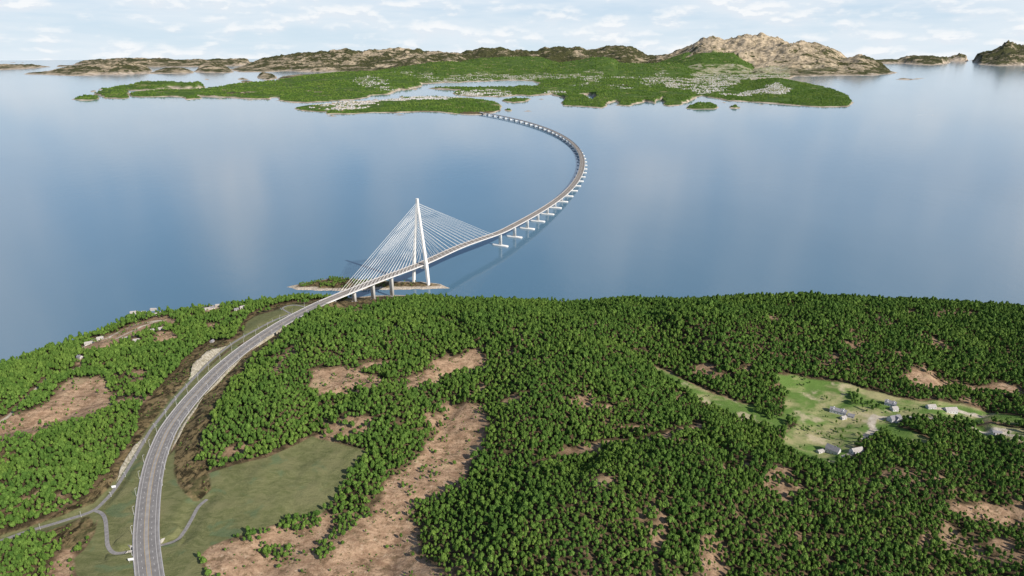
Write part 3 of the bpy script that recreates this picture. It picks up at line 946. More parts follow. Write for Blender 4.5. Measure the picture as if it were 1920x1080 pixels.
# ridge lines: (column, row of the crest, row where the crest stands on the sea plane), row of its foot
RIDGES = [([(430, 128, 125), (450, 121, 123), (480, 115, 122), (500, 110, 121), (540, 106, 121), (580, 102, 121), (620, 100, 121), (650, 98, 121), (680, 100, 121), (700, 98, 121), (740, 97, 121), (780, 97, 121), (800, 101, 121), (850, 103, 121), (870, 106, 121), (895, 112, 121)], 135.0, 'rock'),
          ([(560, 118, 128), (600, 113, 128), (640, 112, 127), (690, 118, 128), (740, 111, 127), (790, 112, 126), (830, 118, 126)], 135.5, 'rock'),
          ([(840, 108, 119), (880, 100, 119), (900, 96, 119), (930, 92, 119), (960, 95, 119), (1000, 99, 119), (1012, 98, 119), (1020, 95, 119), (1050, 92, 119), (1080, 91, 119), (1100, 97, 119), (1120, 95, 119), (1135, 91, 119), (1160, 90, 119), (1180, 91, 119), (1200, 100, 119), (1215, 105, 119), (1240, 107, 119), (1265, 106, 119)], 129.0, 'rock'),
          ([(1225, 111, 123), (1255, 105, 123), (1280, 95, 123), (1300, 84, 123), (1316, 77, 123), (1335, 75, 123), (1350, 79, 123), (1375, 76, 123), (1400, 75, 123), (1430, 74, 123), (1445, 72, 123), (1460, 76, 123), (1475, 82, 123), (1495, 81, 123), (1515, 88, 123), (1540, 92, 123), (1560, 99, 123), (1575, 107, 123), (1592, 112, 123)], 137.0, 'rock'),
          ([(1398, 126, 128), (1412, 112, 127.5), (1428, 100, 127), (1445, 93, 127), (1465, 89, 127), (1500, 95, 128), (1530, 105, 129), (1560, 113, 130), (1600, 120, 130)], 140.0, 'rock'),
          ([(1580, 116, 131), (1610, 106, 130), (1625, 112, 131), (1645, 120, 132)], 140.0, 'rock'), ([(1490, 122, 133), (1520, 117, 133), (1545, 114, 133), (1580, 124, 134)], 141.0, 'rock'),
          ([(1630, 113, 117), (1680, 112, 117), (1700, 107, 117), (1740, 105, 117), (1770, 109, 117)], 121.5, 'rock'), ([(1764, 106, 114), (1785, 100, 114), (1797, 94, 114), (1806, 95, 114), (1815, 107, 114)], 115.6, 'rock'),
          ([(1820, 108, 115), (1850, 95, 115), (1865, 87, 115), (1880, 80, 115), (1895, 85, 115), (1905, 90, 115), (1930, 88, 115), (2030, 92, 115)], 120.0, 'rock'), ([(1842, 119, 119), (1870, 106, 118.5), (1890, 101, 118.5), (1930, 99, 118.5), (2030, 99, 118.5)], 123.6, 'rock'),
          ([(60, 133, 135), (100, 129, 134), (160, 123, 133), (200, 119, 132), (235, 119, 132), (260, 122, 132), (280, 130, 133)], 141.0, 'rock'), ([(280, 134, 135.5), (310, 129, 135), (340, 129, 135)], 138.0, 'rock'), ([(362, 130, 132), (395, 119, 131), (420, 122, 131), (434, 130, 132)], 136.5, 'rock'),
          ([(135, 118, 121), (180, 113, 120), (270, 110, 120), (330, 113, 121), (400, 112, 120), (470, 112, 120)], 125.0, 'rock'), ([(-60, 124, 128), (0, 122, 127), (60, 122, 126), (80, 124, 125.5)], 131.0, 'rock'),
          ([(484, 143, 144), (495, 137, 143), (515, 141, 145)], 149.0, 'rock'),
          ([(690, 138, 138), (740, 128, 136), (780, 122, 136), (820, 116, 136), (850, 115, 136), (880, 119, 136), (910, 130, 138), (930, 140, 140)], 147.0, 'green'), ([(850, 121, 131), (900, 109, 130), (940, 108, 130), (1000, 107, 130), (1015, 108, 130), (1040, 116, 131), (1070, 126, 132)], 141.0, 'green'),
          ([(1030, 121, 134), (1080, 113, 133), (1110, 108, 133), (1130, 107, 133), (1150, 110, 133), (1158, 117, 133), (1200, 119, 134), (1250, 118, 134), (1270, 119, 134), (1310, 130, 136)], 146.0, 'green'),
          ([(1255, 122, 132), (1290, 110, 131), (1315, 101, 131), (1345, 101, 131), (1372, 101, 131), (1388, 110, 132), (1404, 120, 133), (1420, 132, 134)], 139.5, 'green'), ([(1232, 120, 129), (1262, 108, 128), (1280, 101, 128), (1296, 102, 128), (1318, 112, 129)], 136.0, 'green'),
          ([(350, 170, 174), (380, 166, 172), (450, 158, 166), (490, 155, 161), (520, 151, 156), (560, 146, 152), (600, 142, 150), (640, 138, 148), (700, 136, 146), (760, 136, 144), (800, 142, 146)], 188.0, 'green'),
          ([(1412, 152, 156), (1440, 149, 160), (1460, 149, 162), (1500, 157, 166), (1530, 163, 171), (1560, 169, 177), (1590, 181, 187), (1598, 191, 193)], 200.0, 'green'),
          ([(1050, 152, 158), (1100, 148, 155), (1140, 148, 154), (1200, 152, 156)], 176.0, 'green'), ([(1060, 178, 184), (1120, 172, 180), (1200, 168, 176), (1270, 172, 180), (1300, 180, 186)], 199.0, 'green'),
          ([(960, 163, 168), (985, 160.5, 167.5), (1015, 162, 168), (1060, 165, 169)], 178.0, 'green'), ([(820, 164, 167), (900, 163, 167), (960, 162.5, 167)], 172.0, 'green'), ([(770, 186, 193), (830, 187, 194), (880, 186, 194), (915, 190, 197), (938, 198, 202)], 212.0, 'green'),
          ([(640, 192, 197), (700, 192, 197), (760, 190, 196)], 211.0, 'green'), ([(135, 184, 186), (160, 177.5, 184), (184, 180, 184)], 188.5, 'green'), ([(176, 174, 177), (200, 167, 174), (240, 170, 176)], 184.0, 'green'),
          ([(200, 165, 166), (250, 158, 165), (270, 153, 164), (330, 153.5, 164), (362, 155, 164), (372, 152, 164), (384, 160, 164)], 169.0, 'green'), ([(250, 173, 176), (310, 168, 175), (370, 169, 176)], 184.0, 'green'),
          ([(945, 187, 188), (965, 183, 188), (995, 186, 188)], 192.0, 'green'), ([(1285, 200, 201), (1310, 191, 200), (1335, 192, 200), (1346, 199, 201)], 204.0, 'green'), ([(1368, 201, 202), (1378, 194, 201), (1390, 201, 202)], 203.5, 'green')]
TOWNS = [([(652, 158), (690, 152), (720, 156), (742, 170), (728, 176), (700, 174), (675, 164)], .5), ([(735, 141), (790, 142), (830, 148), (905, 142), (960, 140), (960, 150), (880, 154), (800, 156)], .55),
         ([(575, 201), (620, 196), (650, 194), (700, 192), (705, 200), (650, 212), (600, 208)], .8), ([(690, 190), (740, 187), (775, 182), (830, 181), (880, 186), (900, 189), (840, 193), (770, 193), (700, 196)], .9),
         ([(858, 175), (900, 171), (945, 172), (962, 178), (935, 182), (870, 181)], .9), ([(955, 146), (1000, 140), (1060, 144), (1130, 141), (1130, 147), (1000, 152), (960, 152)], .6), ([(1085, 155), (1140, 148), (1140, 152), (1100, 162)], .7),
         ([(1140, 146), (1200, 145), (1290, 148), (1300, 158), (1240, 152), (1150, 150)], .7), ([(1195, 160), (1215, 146), (1245, 140), (1260, 148), (1220, 165)], .6), ([(1270, 130), (1292, 127), (1296, 136), (1270, 134)], .2), ([(1240, 152), (1330, 145), (1390, 148), (1380, 165), (1320, 172), (1250, 168)], .9),
         ([(1290, 132), (1395, 120), (1440, 128), (1480, 133), (1480, 144), (1400, 150), (1340, 150), (1300, 146)], .9), ([(1380, 118), (1410, 116), (1440, 128), (1400, 130)], .6), ([(1285, 165), (1330, 160), (1360, 172), (1310, 182)], .6), ([(1350, 178), (1420, 173), (1455, 166), (1480, 176), (1470, 184), (1420, 180), (1360, 184)], .8),
         ([(1440, 140), (1560, 134), (1600, 138), (1500, 142)], .25), ([(1060, 165), (1100, 160), (1120, 168)], .3), ([(1015, 176), (1035, 172), (1065, 174), (1060, 178)], .7), ([(1130, 168), (1160, 162), (1190, 168)], .5)]
uu = np.linspace(-70, 2000, 1260)
vv = np.concatenate([np.arange(112.3, 146, 0.14), np.arange(146, 222, 0.22)])
UU, VV = np.meshgrid(uu, vv, indexing='ij')
FX, FY = (lambda q: (q[..., 0], q[..., 1]))(at(UU, VV, 0.0))
ju = UU + 7.0 * fbm(FX / 520, FY / 520, 4, 101, 0.6) + 2.0 * fbm(FX / 120, FY / 120, 2, 102)
jv = VV + 2.0 * fbm(FX / 520, FY / 520, 4, 103, 0.6) * np.clip((VV - 100) / 60, 0.25, 1)


def px_dist(polys, ju, jv, k=3.0, pad=14):
    out = np.full(ju.shape, -99.0)
    for p in polys:
        p = np.array(p, float)
        m = (ju > p[:, 0].min() - pad) & (ju < p[:, 0].max() + pad) & (jv > p[:, 1].min() - pad) & (jv < p[:, 1].max() + pad)
        if not m.any():
            continue
        q = p * [1, k]
        d = dline(ju[m], jv[m] * k, q, True)
        d = np.where(inside(ju[m], jv[m], p), d, -d)
        out[m] = np.maximum(out[m], d)
    return out


DCF = px_dist([P_MAIN, P_NEAR] + P_ISLES + P_ROCK, ju, jv)
cut = px_dist(W_CUT, ju, jv)
DCF = np.where(cut > -12, np.minimum(DCF, -cut), DCF)
dg = px_dist([P_MAIN, P_NEAR] + P_ISLES, ju, jv)
S_ = 1.0 / (VV - V0)
scale_m = (CAMH / ((VV - V0) / F)) / F                     # metres per pixel at that distance
Zr = np.zeros(UU.shape)
zgreen = np.zeros(UU.shape)
ridge_h = np.zeros(UU.shape)
for pts, vf, kindr in RIDGES:
    p = np.array(pts, float)
    u0, u1 = p[0, 0], p[-1, 0]
    m = (UU > u0 - 40) & (UU < u1 + 40)
    U = UU[m] + 8.0 * fbm(FX[m] / 700, FY[m] / 700, 3, 159) * np.clip((150 - VV[m]) / 15, 0, 1)
    vt = np.interp(U, p[:, 0], p[:, 1])
    vr = np.interp(U, p[:, 0], p[:, 2])
    sr, sf = 1 / (vr - V0), 1 / (max(vf, 0) - V0)
    yr = at(U, vr, 0.0)[:, 1]
    top = np.maximum(hgt(U, vt, yr), 0)
    end = np.minimum(sstep(u0 - 38, u0 + 4, U), 1 - sstep(u1 - 4, u1 + 38, U))
    wob = 0.16 * fbm(FX[m] / 1500, FY[m] / 1500, 3, 133) + 0.03
    t = (S_[m] - sf) / np.maximum(sr - sf, 1e-6) + wob * (0.4 if kindr == 'green' else 1.0)
    back = np.clip(1 - np.maximum(t - 1, 0) / 0.75, 0, 1)
    prof = np.where(t < 1, np.clip(t, 0, 1) ** (0.85 if kindr == 'green' else 0.9), back * back * (3 - 2 * back))
    h = top * prof * end
    bigger = h > Zr[m]
    tint = h + 45.0 * fbm(FX[m] / 500, FY[m] / 500, 3, 151) > Zr[m]
    zz = Zr[m]
    zz[bigger] = h[bigger]
    Zr[m] = zz
    gm = zgreen[m]
    if kindr == 'green':
        gm[tint & (h > 3)] = 1.0
    else:
        gm[bigger] = 0.0
    zgreen[m] = gm
base_h = np.where(DCF > 0, 11.0 * sstep(0, 3.0, DCF) * np.clip(scale_m / 8, 0.6, 1.6) + 7.0 * sstep(2, 14, DCF), DCF * 6)
rough_amp = np.where(zgreen > 0.5, 0.14, 0.34)
rid = fbm(FX / 900, FY / 900, 5, 201, 0.55, True)
rid2 = fbm(FX / 2600, FY / 2600, 3, 231, 0.5, True)
Zf = np.maximum(base_h, np.where(DCF > 0, Zr * sstep(0, 5, DCF), -99))
rid3 = fbm(FX / 420, FY / 420, 4, 271, 0.55, True)
Zf = Zf + np.where(DCF > 0, Zr * rough_amp * (0.75 * rid + 0.55 * rid2 - 0.12), 0)
Zf = Zf + np.where((DCF > 0) & (zgreen < 0.5), np.minimum(Zr * 0.45, 70.0) * rid3 * sstep(0, 4, DCF), 0)
Zf = Zf + np.where(DCF > 0, 6.0 * fbm(FX / 160, FY / 160, 3, 251) * sstep(0, 6, DCF) * np.clip(scale_m / 8, 0.6, 2), 0)
Zf = np.where(DCF > 0, np.maximum(Zf, 0.6), np.minimum(Zf, -0.5))
green_m = np.where(zgreen > 0.5, 1.0, np.where(Zr > 25, 0.0, (VV > 139).astype(float)))
rockpoly = px_dist(P_ROCK, ju, jv)
green_m = np.where((rockpoly > 0) & (dg < 0), 0.0, green_m)
green_m = np.where((UU > 1480) & (VV < 150) & (zgreen < 0.5), 0.0, green_m)
jn_u = UU + 9 * fbm(FX / 260, FY / 260, 3, 311)
jn_v = VV + 2.2 * fbm(FX / 330, FY / 330, 3, 317)
town_m = np.zeros(UU.shape)
for p, dens in TOWNS:
    town_m = np.maximum(town_m, inside(jn_u, jn_v, p) * dens)
tn = fbm(FX / 170, FY / 260, 3, 331)
town_m = town_m * (VV > 135.5) * sstep(-0.25, 0.2, tn + 0.35 * (town_m - 0.5))
shore_m = (1 - sstep(1.2, 3.4, DCF + 1.6 * fbm(FX / 130, FY / 130, 2, 341)))
I = np.arange(UU.size).reshape(UU.shape)
q = np.stack([I[:-1, :-1], I[:-1, 1:], I[1:, 1:], I[1:, :-1]], -1).reshape(-1, 4)
keep = (DCF.ravel()[q] > -3.0).any(1)
q = q[keep][:, ::-1]
used, inv = np.unique(q, return_inverse=True)
far = mesh_np('islands', np.stack([FX, FY, Zf], -1).reshape(-1, 3)[used], inv.reshape(-1, 4), [M_FAR])
tag(far, 'far wooded islands and bare mountains across the fjord', kind='structure')
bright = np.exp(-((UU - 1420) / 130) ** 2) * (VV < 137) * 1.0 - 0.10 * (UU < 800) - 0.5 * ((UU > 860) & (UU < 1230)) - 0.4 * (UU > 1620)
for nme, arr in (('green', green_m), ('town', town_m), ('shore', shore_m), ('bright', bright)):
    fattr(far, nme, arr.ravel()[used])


def far_z(u, v):
    i = np.clip(np.interp(u, uu, np.arange(len(uu))), 0, len(uu) - 1).round().astype(int)
    j = np.clip(np.interp(v, vv, np.arange(len(vv))), 0, len(vv) - 1).round().astype(int)
    return i, j


# ------------------------------------------------------------------ main road, side roads
road_deck = MB()
profile_sweep(road_deck, ROAD, [(-15.0, 0.0), (-15.0, -1.5), (15.0, -1.5), (15.0, 0.0)])
road = road_deck.build('road', [M_SHOUL])
tag(road, 'four lane grey road sweeping along the slope to the bridge', kind='structure')


def strip(P, a, b, dz_, m, name, parent=None, kind='structure'):
    o = ribbon(P, a, b, dz_, name, [m], parent)
    if parent is None:
        tag(o, kind=kind)
    return o


def dashes(P, off, w, dash, gap, dz_, m, name, parent=None):
    T, Nn = frames(P)
    s = np.r_[0, np.cumsum(np.linalg.norm(np.diff(P, axis=0), axis=1))]
    mb = MB()
    p = 2.0
    while p + dash < s[-1]:
        vs = []
        for q_ in (p, p + dash):
            c_ = np.array([np.interp(q_, s, P[:, k]) for k in range(3)])
            n_ = np.array([np.interp(q_, s, Nn[:, k]) for k in range(3)])
            vs += [c_ + n_ * (off - w / 2) + [0, 0, dz_], c_ + n_ * (off + w / 2) + [0, 0, dz_]]
        mb.add(vs, [(0, 1, 3, 2)])
        p += dash + gap
    return mb.build(name, [m], parent)


def carriageway(P, parent=None, asph=M_ASPH, sh=M_SHOUL):
    nm = (lambda s: s)
    for a, b, mt, z, nn in ((-9.9, -2.2, asph, 0.012, 'carriageway'), (2.2, 9.9, asph, 0.012, 'carriageway'), (-12.6, -10.3, asph, 0.012, 'shoulder'), (10.3, 12.6, asph, 0.012, 'shoulder'),
                            (-10.3, -9.9, M_LINE, 0.018, 'edge_line'), (9.9, 10.3, M_LINE, 0.018, 'edge_line'), (-2.45, -2.1, M_YELL, 0.024, 'centre_line'), (2.1, 2.45, M_YELL, 0.024, 'centre_line')):
        o = ribbon(P, a, b, z, nn, [mt], parent)
        if parent is None:
            tag(o, kind='structure')
    for off in (-6.1, 6.1):
        o = dashes(P, off, 0.42, 3.2, 8.8, 0.022, M_LINE, 'lane_marking', parent)
        if parent is None:
            tag(o, kind='structure')


carriageway(ROAD)
for off, side in ((-14.2, 'left'), (14.2, 'right')):
    mb = MB()
    s0 = -0.35
    profile_sweep(mb, ROAD + 0.0, [(off - 0.5, 0.05), (off + 0.5, 0.05), (off + 0.28, 0.95), (off - 0.28, 0.95)])
    o = mb.build('crash_barrier', [M_RAIL])
    tag(o, 'long pale crash barrier along the %s edge of the main road' % side, 'barrier', 'crash barriers along the main road')
for P, w, lab, nm in ((PATH, 2.6, 'narrow grey local road beside the main road', 'local_road'), (BRANCH, 2.3, 'narrow branch road dipping under the main road', 'local_road'), (LOOP, 2.0, 'small turning loop beside the bridge end', 'local_road')):
    mb = MB()
    profile_sweep(mb, P, [(-w, 0.0), (-w, -0.5), (w, -0.5), (w, 0.0)])
    o = mb.build(nm, [M_ASPH2])
    tag(o, lab, kind='structure')

# underpass walls
T_, N_ = frames(BRANCH)
dxy = np.hypot(BRANCH[:, 0] - CROSS[0], BRANCH[:, 1] - CROSS[1])
ic = int(np.argmin(dxy))
tv = Vector(T_[ic]).normalized()
up = empty('underpass', (BRANCH[ic][0], BRANCH[ic][1], BRANCH[ic][2] - 0.3), math.atan2(tv.y, tv.x))
tag(up, 'pale concrete underpass carrying the main road over the branch road', 'underpass')
for sy in (-1, 1):
    mb = MB()
    y0, y1 = sorted((sy * 4.2, sy * 5.0))
    mb.box(-17, y0, -0.5, 17, y1, 5.6)
    mb.build('abutment', [M_CONC], up)
    for sx in (-1, 1):
        mb = MB()
        a = (sx * 17.05, sy * 4.6)
        b = (sx * 22.0, sy * 9.5)
        mb.loft([[(a[0], a[1] - .3, -0.5), (a[0], a[1] + .3, -0.5), (a[0], a[1] + .3, 6.6), (a[0], a[1] - .3, 6.6)], [(b[0], b[1] - .3, -0.5), (b[0], b[1] + .3, -0.5), (b[0], b[1] + .3, 4.2), (b[0], b[1] - .3, 4.2)]])
        mb.build('wing_wall', [M_CONC], up)

# ------------------------------------------------------------------ the bridge
pz = np.array([at(860 + .2593 * a, 200 + .2593 * b, 0)[:2] for a, b in
               [(262, 1003), (383, 943), (487, 882), (577, 827), (655, 775), (720, 727), (775, 683), (823, 640), (755, 229), (723, 213), (690, 199), (655, 184), (620, 168), (583, 155), (540, 142), (500, 130), (455, 118), (409, 106), (364, 94), (318, 82), (272, 72), (228, 62)]])
Am = np.c_[2 * pz, np.ones(len(pz))]
sol = np.linalg.lstsq(Am, (pz ** 2).sum(1), rcond=None)[0]
CC, RAD = sol[:2], math.sqrt(sol[2] + sol[0] ** 2 + sol[1] ** 2)
th0 = math.atan2(pz[0][1] - CC[1], pz[0][0] - CC[0])
pend = at(908, 214.0, 0)[:2]
th1 = math.atan2(pend[1] - CC[1], pend[0] - CC[0])
arcL = RAD * abs(th1 - th0)
NP_ = int(round(arcL / 124.0))
arc = np.array([[CC[0] + RAD * math.cos(t), CC[1] + RAD * math.sin(t)] for t in np.linspace(th0, th1, NP_ + 1)])
darc = np.arange(NP_ + 1) * arcL / NP_


def deck_z(s):          # s = metres past the first pontoon
    return np.interp(s, [-450, -300, -150, 0, 124, 248, 372, 496, 620, 744, 868, 992, 1116, 1400, 9000], [61, 59.5, 54.5, 48.3, 44.6, 40.9, 37, 33, 29, 25.4, 22.4, 20.2, 19, 18.2, 18])


knots = [road_pts[-3], road_pts[-2], LAND]
mid = LAND + (TOWER - LAND) * 0.5
knots += [mid + np.array([-3.0, 2.0, 0.2]), TOWER]
p1 = np.array([arc[0][0], arc[0][1], deck_z(0)])
m2 = TOWER + (p1 - TOWER) * 0.5 + np.array([-6.0, 3.0, 0])
m2[2] = deck_z(-225)
knots += [m2]
knots += [np.array([arc[i][0], arc[i][1], deck_z(darc[i])]) for i in range(NP_ + 1)]
FULL = smooth_path(np.array(knots), 5.0)
iL = int(np.argmin(np.hypot(FULL[:, 0] - LAND[0], FULL[:, 1] - LAND[1])))
DECK = FULL[iL:].copy()
br = empty('floating_bridge', (TOWER[0], TOWER[1], 0))
tag(br, 'long curved white floating bridge with cable stayed tower at its near end', 'bridge')


def bparent(o):
    o.parent = br
    o.matrix_parent_inverse = br.matrix_world.inverted()
    return o


bpy.context.view_layer.update()
INV = br.matrix_basis.inverted()


def bbuild(mb, name, m, smooth=False, parent=None, label=None):
    o = mb.build(name, [m] if not isinstance(m, list) else m, parent or br, smooth)
    if parent is None:
        o.matrix_parent_inverse = INV
    return o


mb = MB()
profile_sweep(mb, DECK, [(-14.6, 0.0), (-15.4, -0.9), (-14.9, -1.7), (-7.0, -4.0), (7.0, -4.0), (14.9, -1.7), (15.4, -0.9), (14.6, 0.0)])
deck = bbuild(mb, 'deck', M_WHITE)
for a, b, mt, z, nn in ((-13.4, 13.4, M_BASPH, 0.05, 'roadway'), (-10.3, -9.9, M_LINE, 0.09, 'edge_line'), (9.9, 10.3, M_LINE, 0.09, 'edge_line'), (-1.6, -0.9, M_RAIL, 0.09, 'median_strip'), (0.9, 1.6, M_RAIL, 0.09, 'median_strip')):
    o = ribbon(DECK, a, b, z, nn, [mt], br)
    o.matrix_parent_inverse = INV
for off in (-5.6, 5.6):
    o = dashes(DECK, off, 0.45, 3.2, 8.8, 0.10, M_LINE, 'lane_marking', br)
    o.matrix_parent_inverse = INV
for off in (-13.9, 13.9, -10.9, 10.9):
    mb = MB()
    profile_sweep(mb, DECK, [(off - 0.12, 0.1), (off + 0.12, 0.1), (off + 0.12, 1.15), (off - 0.12, 1.15)])
    bbuild(mb, 'guardrail', M_RAIL)

# tower: two tapered legs that lean together into one mast
iT = int(np.argmin(np.hypot(DECK[:, 0] - TOWER[0], DECK[:, 1] - TOWER[1])))
TD, ND = frames(DECK)
tt, tn_ = TD[iT], ND[iT]
TB = DECK[iT].copy()


def tsec(side, z, off, wl, wt):
    c_ = np.array([TB[0], TB[1], 0]) + tn_ * (side * off) + np.array([0, 0, z])
    k_ = 0.3
    out = []
    for a, b in ((-1, -1 + k_), (-1 + k_, -1), (1 - k_, -1), (1, -1 + k_), (1, 1 - k_), (1 - k_, 1), (-1 + k_, 1), (-1, 1 - k_)):
        out.append(c_ + tn_ * (a * wl / 2) + tt * (b * wt / 2))
    return out


for side in (-1, 1):
    mb = MB()
    mb.loft([tsec(side, z, o_, wl, wt) for z, o_, wl, wt in ((1, 26.5, 7.0, 7.8), (30, 23.8, 8.2, 9.0), (57, 21.4, 8.8, 9.8), (62, 21.0, 8.6, 9.8), (110, 15.6, 6.8, 8.6), (160, 9.8, 5.6, 7.6), (205, 4.6, 4.8, 7.0), (221, 2.6, 4.6, 6.8))])
    bbuild(mb, 'tower_leg', M_TOWER)
mb = MB()
mb.loft([tsec(0, z, 0, wl, wt) for z, wl, wt in ((206, 9.2, 6.9), (222, 9.0, 6.8), (236, 8.2, 6.4), (245.6, 7.4, 6.0), (246.4, 6.4, 5.2))])
bbuild(mb, 'mast_head', M_TOWER)
mb = MB()
mb.loft([[np.array([TB[0], TB[1], 0]) + tn_ * s + tt * a + np.array([0, 0, z]) for a, z in ((-3.5, 50.5), (3.5, 50.5), (3.5, 56.5), (-3.5, 56.5))] for s in (-19.5, 19.5)])
bbuild(mb, 'crossbeam', M_TOWER)

# stay cables, 18 pairs to each side
sD = np.r_[0, np.cumsum(np.linalg.norm(np.diff(DECK[:, :2], axis=0), axis=1))]


def deck_at(s, off, dz_=0.0):
    p = np.array([np.interp(s, sD, DECK[:, k]) for k in range(3)])
    n_ = np.array([np.interp(s, sD, ND[:, k]) for k in range(3)])
    return p + n_ * off + np.array([0, 0, dz_])


sT = sD[iT]
span_back = [30 + i * (min(sT - 40, 285) - 30) / 17 for i in range(18)]
span_main = [26 + i * (395 - 26) / 17 for i in range(18)]
for spans, sg in ((span_back, -1), (span_main, 1)):
    for i, dist in enumerate(spans):
        zt = 118 + (232 - 118) * (i / 17) ** 0.85
        for side in (-1, 1):
            loff = np.interp(zt, [110, 160, 205, 221, 240], [15.6, 9.8, 4.6, 2.6, 2.2]) * side
            a = np.array([TB[0], TB[1], 0]) + tn_ * loff + tt * (sg * 3.2) + np.array([0, 0, zt])
            b = deck_at(sT + sg * dist, side * 14.3, 0.2)
            mb = MB()
            mb.tube(a, b, 0.38, 0.38, 6)
            bbuild(mb, 'stay_cable', M_CABLE)


def oval(c_, t_, n_, rt, rn, z, k=12, power=0.6):
    out = []
    for j in range(k):
        an = 2 * math.pi * (j + 0.5) / k
        ca, sa = math.cos(an), math.sin(an)
        out.append(c_ + n_ * (rn * math.copysign(abs(ca) ** power, ca)) + t_ * (rt * math.copysign(abs(sa) ** power, sa)) + np.array([0, 0, z]))
    return out


# side-span piers standing on the shore
for (pu, pv, wn) in ((624, 574, 3.2), (663, 564, 4.2), (698, 558, 4.6), (733, 553, 4.8)):
    us = np.array([proj(*deck_at(s, 0.0, -4.0))[0] for s in np.arange(0, sT, 2.0)])
    s = float(np.arange(0, sT, 2.0)[int(np.argmin(np.abs(us - pu)))])
    c_ = deck_at(s, 0.0)
    zt = c_[2] - 3.9
    zb_ = float(hz_at(c_[0], c_[1])) - 1.0
    base = np.array([c_[0], c_[1], 0])
    t_ = np.array([np.interp(s, sD, TD[:, k]) for k in range(3)])
    n_ = np.array([np.interp(s, sD, ND[:, k]) for k in range(3)])
    mb = MB()
    mb.loft([oval(base, t_, n_, 3.4, wn * 1.25, zb_, power=.4), oval(base, t_, n_, 3.4, wn * 1.25, zt - 3, power=.4), oval(base, t_, n_, 3.6, wn * 1.5, zt, power=.4)])
    pr = bbuild(mb, 'pier', M_WHITE, True)
    mb = MB()
    mb.loft([oval(base, t_, n_, 5.2, wn + 3.0, zb_ - 1, power=.3), oval(base, t_, n_, 5.0, wn + 2.8, zb_ + 1.8, power=.3)])
    bbuild(mb, 'footing', M_CONC, False, pr)
# pontoons with their columns
for i in range(NP_):
    s = float(sD[int(np.argmin(np.hypot(DECK[:, 0] - arc[i][0], DECK[:, 1] - arc[i][1])))])
    c_ = deck_at(s, 0.0)
    base = np.array([c_[0], c_[1], 0])
    t_ = np.array([np.interp(s, sD, TD[:, k]) for k in range(3)])
    n_ = np.array([np.interp(s, sD, ND[:, k]) for k in range(3)])
    mb = MB()
    mb.loft([oval(base, t_, n_, 5.4, 28.2, -2.5, 20, .35), oval(base, t_, n_, 6.6, 29.4, 0.5, 20, .35), oval(base, t_, n_, 6.6, 29.4, 3.0, 20, .35), oval(base, t_, n_, 5.6, 28.4, 4.2, 20, .35)])
    po = bbuild(mb, 'pontoon', M_WHITE, True)
    mb = MB()
    zt = c_[2] - 3.9
    mb.loft([oval(base, t_, n_, 3.4, 5.8, 4.1, power=.4), oval(base, t_, n_, 3.1, 5.4, zt - 2, power=.4), oval(base, t_, n_, 3.2, 5.8, zt, power=.4)])
    bbuild(mb, 'column', M_WHITE, True, po)
# far abutment: breakwater fill where the bridge lands
IS2 = islet_obj('causeway', [(858, 212), (880, 209.5), (905, 209.5), (926, 209), (930, 211), (916, 213.2), (902, 215.2), (880, 215.6), (862, 214.5)], 11.0, 'pale rock fill where the bridge reaches the far island', 411, 9.0)
mb = MB()
ea, eb = DECK[-1], TD[-1]
en = ND[-1]
mb.loft([[ea + eb * a + en * b + np.array([0, 0, z]) for b, z in ((-16, -18.5), (16, -18.5), (16, 1.6), (-16, 1.6))] for a in (-4, 34)])
bbuild(mb, 'abutment', M_CONC)

# ------------------------------------------------------------------ rock cuttings beside the roads
def rock_strip(P, u0, u1, side_off, prof, name, label, seed):
    """rough rock face along P between two photo rows (travel order)"""
    pu, pv, _ = proj(P[:, 0], P[:, 1], P[:, 2])
    sel = np.where((pv <= u0) & (pv >= u1))[0]
    Q = smooth_path(P[sel], 2.0)
    T, Nn = frames(Q)
    n = len(Q)
    V = []
    m_ = 7
    for i in range(n):
        e = min(1.0, min(i, n - 1 - i) / (0.3 * n))
        e = e * e * (3 - 2 * e)
        hmax = prof['h'] * (0.10 + 0.90 * e) * (1 + 0.35 * float(fbm(np.array([i / 9.0]), np.array([seed * 3.1]), 3, seed)[0]))
        for j in range(m_):
            t = j / (m_ - 1)
            off = side_off + prof['w'] * (0.25 + 0.75 * e) * t
            z = hmax * min(1, t * prof.get('steep', 1.5))
            nz = float(fbm(np.array([i / 2.2]), np.array([j / 1.1]), 3, seed + 7)[0])
            p = Q[i] + Nn[i] * (off + 0.7 * nz) + np.array([0, 0, z + 0.6 * nz - 0.6])
            if j == m_ - 1:
                p[2] = min(p[2], float(hz_at(p[0], p[1])) - 0.5)
            V.append(p)
    I = np.arange(n * m_).reshape(n, m_)
    q = np.stack([I[:-1, :-1], I[1:, :-1], I[1:, 1:], I[:-1, 1:]], -1).reshape(-1, 4)
    o = mesh_np(name, np.array(V), q, [M_STONE], None, False)
    tag(o, label, kind='structure')
    return o


rock_strip(PATH, 905, 818, -3.6, dict(h=4.5, w=-6.5), 'rock_cutting', 'pale rock cutting along the lower local road', 5)
rock_strip(PATH, 712, 648, -3.6, dict(h=11.0, w=-15.0, steep=1.2), 'rock_cutting', 'wide pale rock cutting beside the upper local road', 6)
rock_strip(ROAD, 850, 745, 17.0, dict(h=2.6, w=6.0, steep=2.0), 'rock_cutting', 'low pale rock edge right of the main road', 7)
rock_strip(ROAD, 742, 668, 16.4, dict(h=4.6, w=7.0, steep=2.2), 'rock_cutting', 'shaded rock cutting right of the main road', 8)
rock_strip(ROAD, 655, 604, 16.4, dict(h=5.6, w=7.5, steep=2.2), 'rock_cutting', 'shaded rock cutting near the bridge approach', 9)

